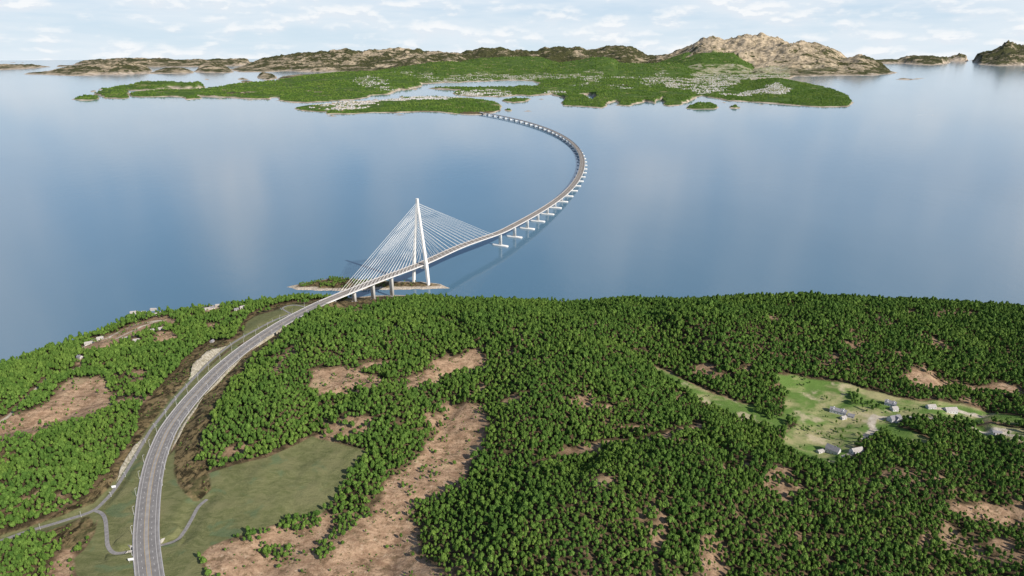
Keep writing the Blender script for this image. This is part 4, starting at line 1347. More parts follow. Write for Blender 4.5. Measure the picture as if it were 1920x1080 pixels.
# ------------------------------------------------------------------ street lamps and signs
ORD = ['first', 'second', 'third', 'fourth', 'fifth', 'sixth', 'seventh', 'eighth', 'ninth', 'tenth', 'eleventh', 'twelfth', 'thirteenth', 'fourteenth', 'fifteenth', 'sixteenth', 'seventeenth', 'eighteenth', 'nineteenth', 'twentieth',
       'twenty-first', 'twenty-second', 'twenty-third', 'twenty-fourth', 'twenty-fifth', 'twenty-sixth', 'twenty-seventh', 'twenty-eighth', 'twenty-ninth', 'thirtieth']


def make_lamp(h, arm, r):
    root = empty('street_lamp', (0, 0, 0))
    mb = MB()
    mb.tube((0, 0, -0.6), (0, 0, h), r * 1.25, r * 0.8, 7)
    mb.tube((0, 0, -0.3), (0, 0, 0.6), r * 2.2, r * 2.0, 7)
    mb.build('pole', [M_POLE], root)
    mb = MB()
    mb.tube((0, 0, h - 0.1), (arm, 0, h + 0.45), r * 0.75, r * 0.6, 6)
    mb.build('arm', [M_POLE], root)
    mb = MB()
    mb.loft([[(arm - 0.2, -.2, h + .38), (arm - 0.2, .2, h + .38), (arm - 0.2, .15, h + .62), (arm - 0.2, -.15, h + .62)], [(arm + 1.3, -.28, h + .45), (arm + 1.3, .28, h + .45), (arm + 1.3, .2, h + .72), (arm + 1.3, -.2, h + .72)]])
    mb.build('lamp_head', [M_LAMP], root)
    return root


def copy_tree(o, parent=None):
    c = o.copy()
    C.objects.link(c)
    c.parent = parent
    for ch in list(o.children):
        d = ch.copy()
        C.objects.link(d)
        d.parent = c
        for gch in list(ch.children):
            e = gch.copy()
            C.objects.link(e)
            e.parent = d
    return c


def run_lamps(P, off, step, start, proto, rng_px, lab, group, facing, gh=False):
    T, Nn = frames(P)
    s = np.r_[0, np.cumsum(np.linalg.norm(np.diff(P[:, :2], axis=0), axis=1))]
    k_ = 0
    used_ = False
    d = start
    while d < s[-1]:
        p = np.array([np.interp(d, s, P[:, i]) for i in range(3)])
        n_ = np.array([np.interp(d, s, Nn[:, i]) for i in range(3)])
        q = p + n_ * off
        u, v, _ = proj(*q)
        if -30 < u < 1940 and rng_px[0] < v < rng_px[1]:
            o = proto if not used_ else copy_tree(proto)
            used_ = True
            if gh:
                q[2] = float(hz_at(q[0], q[1]))
            o.location = tuple(q)
            fv = n_ * facing
            o.rotation_euler = (0, 0, math.atan2(fv[1], fv[0]))
            tag(o, lab % ORD[min(k_, 29)], 'street lamp', group)
            k_ += 1
        d += step


lampA = make_lamp(11.5, 1.1, 0.17)
run_lamps(ROAD, -15.6, 41, 10, lampA, (570, 1075), "tall street lamp on the main road's left edge, %s from the bottom of the photo", 'street lamps along the main road', 1)
lampB = make_lamp(11.5, 1.1, 0.17)
run_lamps(ROAD, 15.6, 41, 22, lampB, (570, 940), "tall street lamp on the main road's right edge, %s from the bottom of the photo", 'street lamps along the main road', -1)
lampC = make_lamp(6.5, 0.6, 0.15)
run_lamps(PATH, 3.4, 44, 16, lampC, (575, 1060), "short street lamp on the local road, %s along from the photo's left edge", 'street lamps along the local road', -1, True)


def sign(u, v, w, h, post, label, rz):
    p = ground(u, v)
    root = empty('road_sign', p, rz)
    mb = MB()
    for x in (-w * 0.3, w * 0.3):
        mb.tube((x, 0, -0.5), (x, 0, post + h * 0.8), 0.14, 0.14, 6)
    mb.build('post', [M_POLE], root)
    mb = MB()
    mb.box(-w / 2, -0.28, post, w / 2, -0.16, post + h)
    mb.build('sign_panel', [M_SIGN], root)
    tag(root, label, 'road sign', 'white road signs')


sign(247, 1055, 6.2, 3.4, 3.2, 'white road sign on two posts in the grass left of the main road', R(12))
sign(214, 916, 5.2, 3.4, 1.6, 'white road sign at the foot of the rock cutting by the local road', R(20))
sign(527, 581, 6.6, 2.6, 1.4, 'white sign panel at the rim of the turning loop', R(-50))


# ------------------------------------------------------------------ houses on the near shore
def make_house(name, p, rz, L, Wd, hw, hr, wallm, roofm, label, cat='house', chimney=True, dormers=0, gable=False, windows=True, group=None):
    root = empty(name, p, rz)
    tag(root, label, cat, group)
    lx, ly = L / 2, Wd / 2
    mb = MB()
    mb.loft([[(sx, -ly, -1.8), (sx, ly, -1.8), (sx, ly, hw), (sx, 0, hw + hr - 0.08), (sx, -ly, hw)] for sx in (-lx, lx)])
    mb.build('wall', [wallm], root)
    ov = 0.5
    k_ = hr / ly
    mb = MB()
    for s in (-1, 1):
        a = (s * (ly + ov), hw - ov * k_ + 0.05)
        b = (0, hw + hr + 0.05)
        pr = [(a[0], a[1]), (b[0], b[1]), (b[0], b[1] + 0.28), (a[0], a[1] + 0.28)]
        mb.loft([[(sx, y, z) for y, z in pr] for sx in (-lx - ov, lx + ov)])
    rf = mb.build('roof', [roofm], root)
    if chimney:
        mb = MB()
        mb.box(lx * 0.3, -0.5, hw + hr * 0.6, lx * 0.3 + 0.9, 0.5, hw + hr + 1.3)
        mb.build('chimney', [M_CONC], rf)
    for d in range(dormers):
        x = lx * (-0.6 + 1.2 * (d / max(1, dormers - 1)))
        for s in (-1, 1):
            mb = MB()
            y0, y1 = s * ly * 0.92, s * ly * 0.1
            z0 = hw + hr * 0.1
            mb.loft([[(x - 1.5, y, z0), (x + 1.5, y, z0), (x + 1.5, y, z0 + 1.9), (x, y, z0 + 2.9), (x - 1.5, y, z0 + 1.9)] for y in (y0, y1)])
            mb.build('dormer', [wallm], root)
    if gable:
        mb = MB()
        mb.loft([[(-2.8, y, -1.8), (2.8, y, -1.8), (2.8, y, hw), (0, y, hw + hr * 0.9), (-2.8, y, hw)] for y in (-ly - 2.6, 0)])
        mb.build('gable_wing', [wallm], root)
        mb = MB()
        for s in (-1, 1):
            pr = [(s * 3.2, hw - 0.4), (0, hw + hr * 0.95), (0, hw + hr * 0.95 + .28), (s * 3.2, hw - .12)]
            mb.loft([[(x, y, z) for x, z in pr] for y in (-ly - 3.0, 0)])
        mb.build('gable_roof', [roofm], root)
    if windows:
        nwin = max(2, int(L / 4.2))
        for s in (-1, 1):
            for i in range(nwin):
                x = -lx + L * (i + 0.5) / nwin
                if s == -1 and i == nwin // 2:
                    mb = MB()
                    mb.box(x - 0.55, s * ly - 0.04, 0.0, x + 0.55, s * ly + 0.04, 2.1)
                    mb.build('door', [M_DOOR], root)
                    continue
                if gable and s == -1 and abs(x) < 3:
                    continue
                mb = MB()
                mb.box(x - 0.7, s * ly - 0.05, 0.9, x + 0.7, s * ly + 0.05, 2.2)
                mb.build('window', [M_GLASS], root)
        for s in (-1, 1):
            mb = MB()
            mb.box(s * lx - 0.05, -0.7, 0.9, s * lx + 0.05, 0.7, 2.2)
            mb.build('window', [M_GLASS], root)
    return root


HOUSES = [  # u, v, length, width, wall, roof rise, rotation, wall mat, roof mat, label, options
    (1571, 774, 25, 10, 4.6, 3.6, -32, M_WALL, M_ROOFG, 'long white farmhouse with dormers in the middle of the green meadow', dict(dormers=2)),
    (1581, 785, 9, 6, 3.0, 2.2, 18, M_WALL, M_ROOFL, 'small low shed just below the long white farmhouse', dict(chimney=False)),
    (1595, 782, 10, 7, 3.2, 3.0, -30, M_WALL, M_ROOFG, 'small gabled outbuilding right of the low shed in the meadow', dict(chimney=False)),
    (1669, 760, 17, 9, 5.0, 3.8, -35, M_WALL, M_ROOFG, 'white house with two dormers on the dry slope above the gravel yard', dict(dormers=2)),
    (1676, 769, 10, 9, 4.2, 2.8, 8, M_WALL, M_ROOFL, 'square white annex directly below the dormered slope house', dict(chimney=False)),
    (1676, 789, 19, 11, 5.4, 4.8, 14, M_WALL, M_ROOFG, 'large grey roofed house with front gable on the gravel yard', dict(gable=True)),
    (1745, 765, 14, 8, 3.6, 3.0, 6, M_WALL, M_ROOFL, 'grey barn at the head of the gravel lane', dict(chimney=False)),
    (1781, 772, 20, 11, 4.6, 4.0, 4, M_WALL, M_ROOFL, 'bigger pale barn right of the grey barn on the lane', dict(chimney=False)),
    (1561, 848, 19, 11, 6.0, 5.4, -48, M_WALL, M_ROOFG, 'tall steep roofed house on the bare yard at the meadow bottom', dict()),
    (1538, 848, 11, 6, 3.0, 1.6, 20, M_WALL, M_ROOFL, 'low flat shed left of the tall steep roofed house', dict(chimney=False)),
    (1605, 848, 18, 9, 4.4, 3.6, 16, M_WALL, M_ROOFL, 'light roofed barn half hidden by trees beside the steep house', dict(chimney=False)),
    (1868, 813, 13, 6, 3.2, 1.8, -8, M_WALL, M_ROOFG, 'small blue grey cabin alone on the sandy knoll at right', dict(chimney=False)),
    (398, 642, 9, 7, 3.4, 3.0, 70, M_WALL, M_ROOFG, 'lone grey roofed cabin in the scrub above the local road', dict(chimney=False)),
    (168, 645, 22, 9, 3.8, 3.0, 25, M_WALL, M_ROOFL, 'long pale house at the left end of the shore track', dict()),
    (188, 636, 16, 8, 3.8, 3.0, 30, M_WALL, M_ROOFL, 'white house right behind the long pale shore house', dict()),
    (150, 672, 12, 9, 4.6, 3.4, -20, M_WALL, M_ROOFG, 'white house alone between trees below the shore track', dict()),
    (237, 636, 15, 8, 3.4, 2.8, 28, M_WALLB, M_ROOFL, 'pale house next to the track, half hidden by trees', dict()),
    (256, 640, 15, 9, 3.8, 3.0, 20, M_WALL, M_ROOFL, 'white house just right of the half hidden track house', dict()),
    (281, 622, 24, 9, 3.8, 2.8, 30, M_WALL, M_ROOFL, 'long grey roofed house above the sandy pit', dict(chimney=False)),
    (303, 618, 20, 9, 3.8, 2.8, 22, M_WALL, M_ROOFL, 'white terrace house at the right above the sandy pit', dict()),
    (252, 588, 22, 10, 4.0, 3.6, 15, M_WALLB, M_ROOFL, 'cream villa at the waterside edge of the left wood', dict()),
    (270, 587, 13, 8, 3.6, 2.6, 10, M_WALL, M_ROOFL, 'small white house right of the cream waterside villa', dict(chimney=False)),
    (288, 582, 17, 9, 4.6, 2.4, 5, M_WALL, M_ROOFL, 'pale flat house on the shore near the cream villa', dict(chimney=False)),
    (290, 592, 15, 9, 3.8, 3.2, 50, M_WALL, M_ROOFL, 'white gabled house inland of the shore villas', dict(gable=True)),
    (305, 588, 11, 8, 3.4, 2.6, 12, M_WALL, M_ROOFL, 'little white house behind the gabled inland house', dict(chimney=False)),
    (388, 581, 17, 9, 4.4, 2.6, 24, M_WALL, M_ROOFL, 'white house with twin roof on the pale terrace by the shore', dict(chimney=False)),
    (398, 579, 15, 9, 4.2, 3.0, 30, M_WALL, M_ROOFG, 'grey roofed white house adjoining the terrace house', dict()),
    (409, 574, 15, 8, 3.6, 2.6, 14, M_WALLB, M_ROOFL, 'cream house nearest the water above the pale terrace', dict(chimney=False)),
    (444, 582, 13, 8, 3.6, 3.0, 20, M_WALL, M_ROOFG, 'small grey roofed house at the end of the wood lane', dict()),
    (456, 578, 17, 9, 4.2, 3.2, 26, M_WALL, M_ROOFL, 'long white house behind the wood lane cottage', dict()),
    (496, 564, 10, 7, 3.4, 2.4, 10, M_WALLB, M_ROOFL, 'tiny cream cabin among trees left of the bridge end', dict(chimney=False)),
    (516, 563, 17, 8, 3.8, 2.6, 8, M_WALL, M_ROOFL, 'white shore house among trees near the turning loop', dict(chimney=False)),
]
house_xy = []
for u, v, L, Wd, hw, hr, rz, wm, rm, lab, opt in HOUSES:
    p = ground(u, v)
    p[2] += 0.2
    if p[0] < 0:
        L, Wd, hw, hr = L * 0.8, Wd * 0.85, hw * 0.85, hr * 0.9
        wm = M_WALL_DIM if wm is M_WALL else wm  # left shore houses swap to the wall coloured to look less lit
    house_xy.append((p[0], p[1], max(L, Wd) * 0.62 + 2))
    cat = 'barn' if 'barn' in lab else ('shed' if ('shed' in lab or 'outbuilding' in lab) else ('cabin' if 'cabin' in lab else 'house'))
    make_house('barn' if cat == 'barn' else 'shed' if cat == 'shed' else 'cabin' if cat == 'cabin' else 'house', p, R(rz), L, Wd, hw, hr, wm, rm, lab, cat, **opt)

# ------------------------------------------------------------------ houses of the far town
ZI = (np.interp, uu, vv)
cand_u = rng.uniform(540, 1610, 60000)
cand_v = rng.uniform(116, 214, 60000)
ci, cj = far_z(cand_u, cand_v)
tm = town_m[ci, cj]
okh = (rng.random(60000) < tm * 0.9) & (DCF[ci, cj] > 2.0)
ci, cj = ci[okh], cj[okh]
hx, hy, hz = FX[ci, cj], FY[ci, cj], Zf[ci, cj]
hu, hv = UU[ci, cj], VV[ci, cj]
order = np.argsort(hy)
cell = set()
sel = []
for i in order:
    key = (int(hu[i] / 2.4), int(hv[i] / 1.15))
    if key in cell:
        continue
    cell.add(key)
    sel.append(i)
sel = sel[:2600]


def far_house_mesh(L, Wd, hw, hr):
    lx, ly = L / 2, Wd / 2
    v = [(sx, y, z) for sx in (-lx, lx) for y, z in ((-ly, -5), (ly, -5), (ly, hw), (0, hw + hr), (-ly, hw))]
    f = [(4, 3, 2, 1, 0), (5, 6, 7, 8, 9), (0, 1, 6, 5), (1, 2, 7, 6), (4, 0, 5, 9), (2, 3, 8, 7), (3, 4, 9, 8)]
    return v, f, [0, 0, 0, 0, 0, 1, 1]


M_RRED = noisy('roof_red', (0.30, 0.13, 0.09), (0.36, 0.17, 0.12), 0.5)
protos = []
for L, Wd, hw, hr, wm, rm in ((15, 9, 5.5, 3.5, M_WALL, M_ROOFL), (12, 9, 6, 4, M_WALL, M_ROOFG), (18, 10, 6, 4, M_WALLB, M_ROOFL), (22, 13, 7, 2.5, M_WALL, M_ROOFL), (13, 9, 5.5, 4, M_WALLB, M_RRED)):
    v, f, mi = far_house_mesh(L, Wd, hw, hr)
    me = bpy.data.meshes.new('far_house')
    me.from_pydata(v, [], f)
    me.materials.append(wm)
    me.materials.append(rm)
    me.polygons.foreach_set('material_index', mi)
    protos.append((me, v, f, mi))
bulk = MB()
for n_, i in enumerate(sel):
    k_ = int(rng.choice(5, p=[.34, .2, .2, .14, .12]))
    me, v, f, mi = protos[k_]
    rz = float(rng.normal(0.4, 0.6))
    if n_ < 280:
        o = bpy.data.objects.new('village_house', me)
        C.objects.link(o)
        o.location = (float(hx[i]), float(hy[i]), float(hz[i]))
        o.rotation_euler = (0, 0, rz)
        if hv[i] > 189 or (hv[i] > 181 and hu[i] < 905 and hu[i] > 640):
            tag(o, 'tiny pale house in the village on the island where the bridge lands', 'house', 'village houses on the landing island')
        elif hu[i] < 745:
            tag(o, 'tiny pale house in the clearing left of the bay behind the landing island', 'house', 'village houses left of the bay')
        elif hu[i] < 1000:
            tag(o, 'tiny pale house on the green spit beyond the bay behind the landing island', 'house', 'village houses on the spit')
        elif hu[i] < 1330:
            tag(o, 'tiny pale house in the far woods right of the landing island', 'house', 'village houses in the far woods')
        else:
            tag(o, 'tiny pale house on the wooded headland right of the far town', 'house', 'village houses on the right headland')
    else:
        c_, s_ = math.cos(rz), math.sin(rz)
        bulk.add([(a * c_ - b * s_ + hx[i], a * s_ + b * c_ + hy[i], z + hz[i]) for a, b, z in v], f)
        bulk.m[-len(f):] = [{0: 0, 1: 1}[t] if wm_ else t for t, wm_ in zip(mi, [1] * len(mi))]
o = bulk.build('far_town', [M_WALL, M_ROOFL])
tag(o, 'dense far town of tiny pale houses below the mountain', kind='stuff')

# ------------------------------------------------------------------ motorboat with its wake
bp_ = at(1748, 215.5, 0)
boat = empty('motorboat', bp_, R(4))
tag(boat, 'tiny white motorboat trailing a thin wake on the right of the fjord', 'boat')
mb = MB()
mb.loft([[(x, w * a, z) for a, z in ((-1, 1.6), (-0.55, -0.4), (0.55, -0.4), (1, 1.6))] for x, w in ((-7, 2.1), (0, 2.3), (4, 1.8), (7.5, 0.2))])
mb.build('hull', [M_WHITE], boat)
mb = MB()
mb.box(-3, -1.4, 1.6, 1.5, 1.4, 3.4)
mb.build('cabin', [M_SIGN], boat)
M_FOAM = noisy('wake_foam', (0.62, 0.66, 0.68), (0.5, 0.55, 0.6), 0.05)
wk = MB()
wk.add([(bp_[0] - 6, bp_[1] - 1.5, .05), (bp_[0] - 6, bp_[1] + 1.5, .05), (bp_[0] - 150, bp_[1] - 8 + 14, .05), (bp_[0] - 150, bp_[1] - 16, .05)], [(0, 3, 2, 1)])
o = wk.build('wake', [M_FOAM])
tag(o, kind='stuff')

# ------------------------------------------------------------------ trees
def crown_mesh(seed, rx, rz, zc, nl, leaf, name):
    r = np.random.default_rng(seed)
    lobes = [(np.zeros(3), 0.80)]
    for k_ in range(nl):
        d = r.normal(size=3)
        d /= np.linalg.norm(d)
        d[2] = d[2] * 0.8 + 0.12
        lobes.append((d * r.uniform(0.38, 0.62), r.uniform(0.36, 0.52)))
    V, Fc, tone = [], [], []
    nleaf = 300
    for k_ in range(nleaf):
        c_, rad = lobes[r.integers(len(lobes))] if r.random() > 0.25 else lobes[0]
        d = r.normal(size=3)
        d /= np.linalg.norm(d)
        if d[2] < -0.55:
            d[2] *= -1
        p = c_ + d * rad * r.uniform(0.86, 1.06)
        nrm = d + r.normal(size=3) * 0.38
        nrm /= np.linalg.norm(nrm)
        a = np.cross(nrm, [0.3, 0.2, 1.0])
        a /= np.linalg.norm(a) + 1e-9
        b = np.cross(nrm, a)
        s = leaf * r.uniform(0.7, 1.35)
        o_ = len(V)
        for q_ in ((-1, -0.7), (0.2, -1.0), (1, 0.1), (0.3, 1.0), (-0.8, 0.7)):
            w = p + (a * q_[0] + b * q_[1]) * s - nrm * 0.25 * s * (abs(q_[0]) + abs(q_[1]) - 1)
            tp = 1 - 0.24 * w[2]
            V.append((w[0] * rx * tp, w[1] * rx * tp, w[2] * rz + zc))
        Fc.append(tuple(range(o_, o_ + 5)))
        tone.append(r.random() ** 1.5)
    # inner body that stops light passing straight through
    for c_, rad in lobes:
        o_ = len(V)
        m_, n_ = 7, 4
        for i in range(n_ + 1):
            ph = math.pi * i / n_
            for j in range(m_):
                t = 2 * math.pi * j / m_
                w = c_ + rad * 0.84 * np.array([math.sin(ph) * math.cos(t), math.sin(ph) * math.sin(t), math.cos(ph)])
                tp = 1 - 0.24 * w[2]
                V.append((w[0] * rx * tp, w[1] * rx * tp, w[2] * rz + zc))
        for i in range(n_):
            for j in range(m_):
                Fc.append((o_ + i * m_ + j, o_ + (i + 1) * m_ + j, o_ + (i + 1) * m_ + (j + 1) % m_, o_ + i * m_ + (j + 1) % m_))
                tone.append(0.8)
    me = bpy.data.meshes.new(name)
    me.from_pydata([tuple(map(float, v)) for v in V], [], Fc)
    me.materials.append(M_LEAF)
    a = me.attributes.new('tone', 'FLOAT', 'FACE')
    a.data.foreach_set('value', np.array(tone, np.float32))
    return me


def trunk_mesh(seed, h, name):
    r = np.random.default_rng(seed)
    mb = MB()
    mb.tube((0, 0, -1.2), (r.normal() * .12, r.normal() * .12, h), 0.24, 0.11, 6)
    for k_ in range(4):
        t = 2 * math.pi * k_ / 4 + r.random()
        z = h * r.uniform(0.55, 0.9)
        mb.tube((0, 0, z), (math.cos(t) * 1.4, math.sin(t) * 1.4, z + 1.3), 0.09, 0.03, 5)
    me = bpy.data.meshes.new(name)
    me.from_pydata(mb.v, [], mb.f)
    me.materials.append(M_BARK)
    return me


NV = 8
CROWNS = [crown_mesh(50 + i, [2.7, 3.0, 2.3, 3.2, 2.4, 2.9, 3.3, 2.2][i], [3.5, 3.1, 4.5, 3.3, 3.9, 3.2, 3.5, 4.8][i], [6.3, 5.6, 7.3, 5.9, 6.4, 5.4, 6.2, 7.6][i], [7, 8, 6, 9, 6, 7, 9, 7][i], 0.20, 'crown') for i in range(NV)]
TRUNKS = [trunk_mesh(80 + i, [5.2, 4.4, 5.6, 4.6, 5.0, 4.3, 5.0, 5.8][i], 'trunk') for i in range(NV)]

# planting: a jittered lattice over the near land
SP = 5.35
gx = np.arange(-1500, 1700, SP)
gy = np.arange(430, 1720, SP)
TX, TY = np.meshgrid(gx, gy, indexing='ij')
TX = TX + ((np.arange(len(gy)) % 2) * SP / 2)[None, :]
TX = (TX + rng.uniform(-0.46, 0.46, TX.shape) * SP).ravel()
TY = (TY + rng.uniform(-0.46, 0.46, TY.shape) * SP).ravel()
TZ = hz_at(TX, TY)
pu, pv, pc = proj(TX, TY, TZ + 5)
vis = (pu > -330) & (pu < 2250) & (pv < 1330) & (TZ > 0.8)
TX, TY, TZ, pu, pv, pc = (a[vis] for a in (TX, TY, TZ, pu, pv, pc))
dc = coast_dist(TX, TY)
kp = dc > 9
TX, TY, TZ, pu, pv, pc, dc = (a[kp] for a in (TX, TY, TZ, pu, pv, pc, dc))
f_ = zone([gpoly(BIGFIELD), gpoly(VERGE), gpoly(VERGE2), gpoly(GREEN2)], 1.0, 4.0, 26.0, TX, TY)
s_ = zone([gpoly(p) for p in SCRUB], 4.0, 3.0, 26.0, TX, TY)
b_ = zone(bare_w, 12.0, 9.0, 26.0, TX, TY)
c_b = zone(copse_w, 6.0, 4.0, 20.0, TX, TY)
b_ = b_ * (1 - c_b)
m_ = zone(meadow_w, 5.0, 3.0, 26.0, TX, TY)
c_m = zone([gpoly(p) for p in COPSE_F], 5.0, 4.0, 20.0, TX, TY)
m_ = m_ * (1 - c_m)
g_ = lines_zone([(p, w + 2.5) for p, w in gravel_w], TX, TY)
t_ = lines_zone([(p, w + 1.0) for p, w in tracks_w], TX, TY, 5.0)
dr = dline(TX, TY, ROAD[::5])
dp = np.minimum(dline(TX, TY, PATH[::4]), np.minimum(dline(TX, TY, BRANCH[::3]), dline(TX, TY, LOOP[::3], True)))
clump = fbm(TX / 38, TY / 38, 3, 501)
gapn = fbm(TX / 60, TY / 60, 3, 523)
prob = 0.97 - 0.72 * sstep(0.34, 0.54, gapn)
lone = np.where(clump > 0.26, 0.34, 0.035)
prob = prob * (1 - b_) + lone * b_
prob = prob * np.interp(TY, [620, 1300], [1.0, 0.84])
small = b_ > 0.5
prob = np.where(m_ > 0.5, np.where(fbm(TX / 30, TY / 30, 3, 541) > 0.36, 0.30, 0.012), prob)
small |= m_ > 0.5
prob = np.where((f_ > 0.4) | (s_ > 0.5) | (g_ > 0.5) | (t_ > 0.6) | (dr < 24) | (dp < 12), 0.0, prob)
for hx_, hy_, hr_ in house_xy:
    prob = np.where((TX - hx_) ** 2 + (TY - hy_) ** 2 < hr_ ** 2, 0, prob)
    ahead = np.hypot(hx_, hy_)
    # keep a small yard open on the viewer's side too
    dxn, dyn = -hx_ / ahead, -hy_ / ahead
    for t0 in ((8.0, 15.0) if hx_ > 0 else (7.0,)):
        prob = np.where((TX - hx_ - dxn * t0) ** 2 + (TY - hy_ - dyn * t0) ** 2 < (hr_ * 0.75) ** 2, 0, prob)
for s in np.arange(0, sT, 8.0):                      # clear ground under the bridge
    q_ = deck_at(s, 0)
    prob = np.where((TX - q_[0]) ** 2 + (TY - q_[1]) ** 2 < 24 ** 2, 0, prob)
take = rng.random(len(TX)) < prob
TX, TY, TZ, pu, pv, pc, small = (a[take] for a in (TX, TY, TZ, pu, pv, pc, small))
SC = rng.lognormal(-0.02, 0.21, len(TX)) * np.interp(TY, [620, 1300], [1.0, 1.24]) * (1 + 0.16 * fbm(TX / 90, TY / 90, 2, 561))
SC = SC * 0.90
SC = np.clip(np.where(small, SC * rng.uniform(0.35, 0.8, len(TX)), SC), 0.3, 1.75)
# low bushes dotted over the clearings and the scrubby slopes
bx, by = rng.uniform(-950, 1150, 60000), rng.uniform(480, 1500, 60000)
bz = zone(bare_w, 12.0, 6.0, 26.0, bx, by)
bs = zone([gpoly(p) for p in SCRUB], 4.0, 2.0, 26.0, bx, by)
bm_ = zone(meadow_w, 5.0, 2.0, 26.0, bx, by)
bf = zone([gpoly(BIGFIELD), gpoly(VERGE), gpoly(VERGE2), gpoly(GREEN2)], 1.0, 3.0, 26.0, bx, by)
bcl = fbm(bx / 22, by / 22, 3, 571)
bk = (rng.random(60000) < np.where(bz > 0.4, 0.42 * sstep(-0.1, 0.35, bcl), np.where(bs > 0.5, 0.34 * sstep(-0.2, 0.3, bcl), np.where(bm_ > 0.5, 0.05 * sstep(0.1, 0.4, bcl), 0)))) & (bf < 0.3)
bk &= (dline(bx, by, ROAD[::5]) > 18) & (dline(bx, by, PATH[::4]) > 7)
for hx_, hy_, hr_ in house_xy:
    bk &= (bx - hx_) ** 2 + (by - hy_) ** 2 > hr_ ** 2
bx, by, bs = bx[bk], by[bk], bs[bk]
nb = len(bx)
TX, TY, TZ = np.r_[TX, bx], np.r_[TY, by], np.r_[TZ, hz_at(bx, by) - 0.5]
SC = np.r_[SC, rng.uniform(0.12, 0.40, nb) * np.where(bs > 0.5, 1.1, 1.0)]
small = np.r_[small, np.ones(nb, bool)]
# islet trees
X, Y, Z, d = IS
ok_ = (d > 11)
ix, iy = np.where(ok_)
pk = rng.random(len(ix)) < 0.20
ix, iy = ix[pk], iy[pk]
iu, iv, ic_ = proj(X[ix, iy], Y[ix, iy], Z[ix, iy])
dens = np.where(iu < 655, 0.95, np.where(iu > 725, 0.05, 0.45)) * (fbm(X[ix, iy] / 24, Y[ix, iy] / 24, 2, 601) > -0.28)
pk = rng.random(len(ix)) < dens
ix, iy = ix[pk], iy[pk]
TX = np.r_[TX, X[ix, iy]]
TY = np.r_[TY, Y[ix, iy]]
TZ = np.r_[TZ, Z[ix, iy]]
SC = np.r_[SC, rng.uniform(0.5, 0.85, len(ix))]
small = np.r_[small, np.zeros(len(ix), bool)]
pu, pv, pc = proj(TX, TY, TZ + 5)
VAR = rng.integers(0, NV, len(TX))
ROT = rng.uniform(0, 6.283, len(TX))

# the 300 that show largest stand as trees of their own
score = np.where((pu > 4) & (pu < 1916) & (pv > 0) & (pv < 1076), SC / pc, 0)
big = np.argsort(-score)[:300]
mask = np.zeros(len(TX), bool)
mask[big] = True
proto_c, proto_t = {}, {}
for i in big:
    v = int(VAR[i])
    root = empty('tree', (TX[i], TY[i], TZ[i]), float(ROT[i]))
    s = float(SC[i])
    root.scale = (s, s, s)
    cr = bpy.data.objects.new('crown', CROWNS[v])
    tr = bpy.data.objects.new('trunk', TRUNKS[v])
    for o in (cr, tr):
        C.objects.link(o)
        o.parent = root
    proto_c.setdefault(v, cr)
    proto_t.setdefault(v, tr)
    u = pu[i]
    if small[i]:
        tag(root, 'small round green tree standing loose on the brown clearing at the bottom', 'tree', 'loose trees on the bottom clearing')
    elif u < 300:
        tag(root, 'round green tree in the wood filling the bottom left corner', 'tree', 'trees of the bottom left wood')
    elif u < 800:
        tag(root, 'round green tree in a copse on the brown clearing at the bottom', 'tree', 'trees of the bottom copses')
    else:
        tag(root, 'round green tree in the dense wood along the bottom right edge', 'tree', 'trees of the bottom right wood')


def scatter(name, pts, sc, rot, var, builders, label):
    """one stuff object: points that carry tree copies"""
    me = bpy.data.meshes.new(name)
    me.vertices.add(len(pts))
    me.vertices.foreach_set('co', np.asarray(pts, np.float32).ravel())
    a = me.attributes.new('scl', 'FLOAT_VECTOR', 'POINT')
    a.data.foreach_set('vector', np.asarray(sc, np.float32).ravel())
    a = me.attributes.new('rot', 'FLOAT', 'POINT')
    a.data.foreach_set('value', np.asarray(rot, np.float32))
    a = me.attributes.new('var', 'INT', 'POINT')
    a.data.foreach_set('value', np.asarray(var, np.int32))
    o = bpy.data.objects.new(name, me)
    C.objects.link(o)
    ng = bpy.data.node_groups.new(name, 'GeometryNodeTree')
    ng.interface.new_socket('Geometry', in_out='INPUT', socket_type='NodeSocketGeometry')
    ng.interface.new_socket('Geometry', in_out='OUTPUT', socket_type='NodeSocketGeometry')
    nd, lk = ng.nodes, ng.links
    gi, go = nd.new('NodeGroupInput'), nd.new('NodeGroupOutput')
    join = nd.new('GeometryNodeJoinGeometry')
    for b in reversed(builders(nd, lk)):
        gti = nd.new('GeometryNodeGeometryToInstance')
        lk.new(b, gti.inputs[0])
        lk.new(gti.outputs[0], join.inputs[0])
    iop = nd.new('GeometryNodeInstanceOnPoints')
    lk.new(gi.outputs[0], iop.inputs['Points'])
    lk.new(join.outputs[0], iop.inputs['Instance'])
    iop.inputs['Pick Instance'].default_value = True

    def named(nm, typ):
        n_ = nd.new('GeometryNodeInputNamedAttribute')
        n_.data_type = typ
        n_.inputs['Name'].default_value = nm
        return n_.outputs['Attribute']
    lk.new(named('var', 'INT'), iop.inputs['Instance Index'])
    cx = nd.new('ShaderNodeCombineXYZ')
    lk.new(named('rot', 'FLOAT'), cx.inputs[2])
    lk.new(cx.outputs[0], iop.inputs['Rotation'])
    lk.new(named('scl', 'FLOAT_VECTOR'), iop.inputs['Scale'])
    lk.new(iop.outputs[0], go.inputs[0])
    md = o.modifiers.new('scatter', 'NODES')
    md.node_group = ng
    tag(o, label, kind='stuff')
    return o


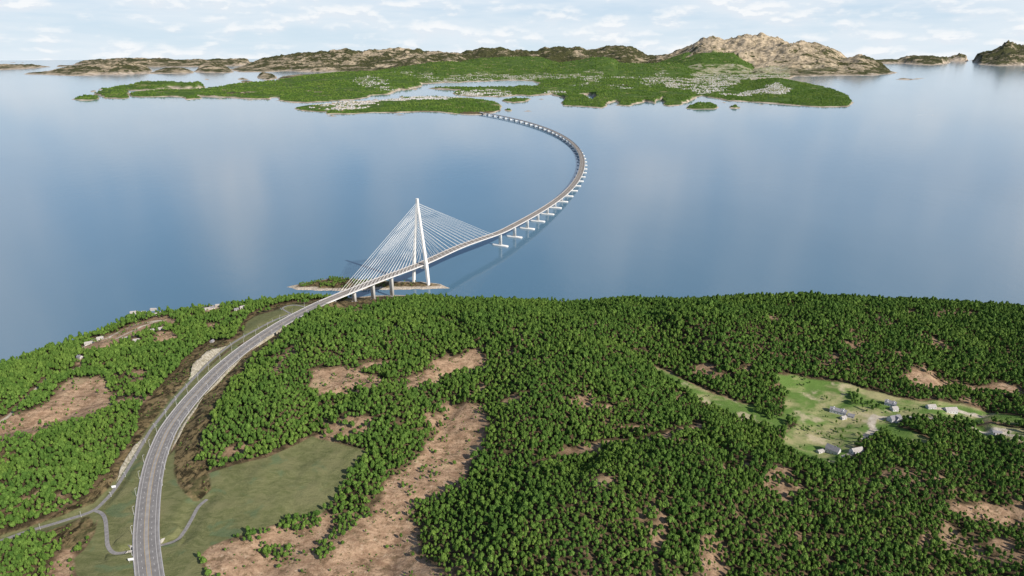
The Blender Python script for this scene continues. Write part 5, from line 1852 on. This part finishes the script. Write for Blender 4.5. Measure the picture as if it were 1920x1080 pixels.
def near_builders(nd, lk):
    outs = []
    for v in range(NV):
        j = nd.new('GeometryNodeJoinGeometry')
        for ob in (proto_c[v], proto_t[v]):
            oi = nd.new('GeometryNodeObjectInfo')
            oi.transform_space = 'ORIGINAL'
            oi.inputs['Object'].default_value = ob
            lk.new(oi.outputs['Geometry'], j.inputs[0])
        outs.append(j.outputs[0])
    return outs


rest = ~mask
scatter('forest', np.stack([TX, TY, TZ], -1)[rest], np.stack([SC, SC, SC * rng.uniform(0.9, 1.15, len(SC))], -1)[rest], ROT[rest], VAR[rest], near_builders, 'dense green forest over the near hills')
print('near trees', len(TX))

# far woods: stands of trees on the green islands
nf = 60000
fu = rng.uniform(-20, 1640, nf)
fv = rng.uniform(118, 214.5, nf)
ci, cj = far_z(fu, fv)
okf = (green_m[ci, cj] > 0.5) & (DCF[ci, cj] > 3.0) & (town_m[ci, cj] < rng.random(nf) * 0.8) & (shore_m[ci, cj] < 0.5) & (fbm(FX[ci, cj] / 420, FY[ci, cj] / 420, 3, 701) < 0.26)
ci, cj = ci[okf], cj[okf]
fx_, fy_ = at(fu[okf], fv[okf], 0)[:, 0], at(fu[okf], fv[okf], 0)[:, 1]
fz_ = Zf[ci, cj]
fs = scale_m[ci, cj] * rng.uniform(0.75, 1.35, len(fz_))
fs = np.clip(fs, 5, 14)


def far_builders(nd, lk):
    outs = []
    for v in range(5):
        ic_ = nd.new('GeometryNodeMeshIcoSphere')
        ic_.inputs['Radius'].default_value = 1.0
        ic_.inputs['Subdivisions'].default_value = 3
        sp = nd.new('GeometryNodeSetPosition')
        nz = nd.new('ShaderNodeTexNoise')
        nz.noise_dimensions = '4D'
        nz.inputs['W'].default_value = v * 7.3
        nz.inputs['Scale'].default_value = 1.9
        sub = nd.new('ShaderNodeVectorMath')
        sub.operation = 'SUBTRACT'
        sub.inputs[1].default_value = (0.5, 0.5, 0.42)
        scl = nd.new('ShaderNodeVectorMath')
        scl.operation = 'SCALE'
        scl.inputs['Scale'].default_value = 1.9
        lk.new(nz.outputs['Color'], sub.inputs[0])
        lk.new(sub.outputs[0], scl.inputs[0])
        lk.new(scl.outputs[0], sp.inputs['Offset'])
        lk.new(ic_.outputs['Mesh'], sp.inputs['Geometry'])
        sm = nd.new('GeometryNodeSetMaterial')
        sm.inputs['Material'].default_value = M_FLEAF
        lk.new(sp.outputs[0], sm.inputs['Geometry'])
        outs.append(sm.outputs[0])
    return outs


scatter('far_woods', np.stack([fx_, fy_, fz_], -1), np.stack([fs * 1.25, fs * 1.25, fs * 1.1], -1), rng.uniform(0, 6.28, len(fs)), rng.integers(0, 5, len(fs)), far_builders, 'green woods covering the far islands')
print('far stands', len(fs), 'village houses', len(sel))
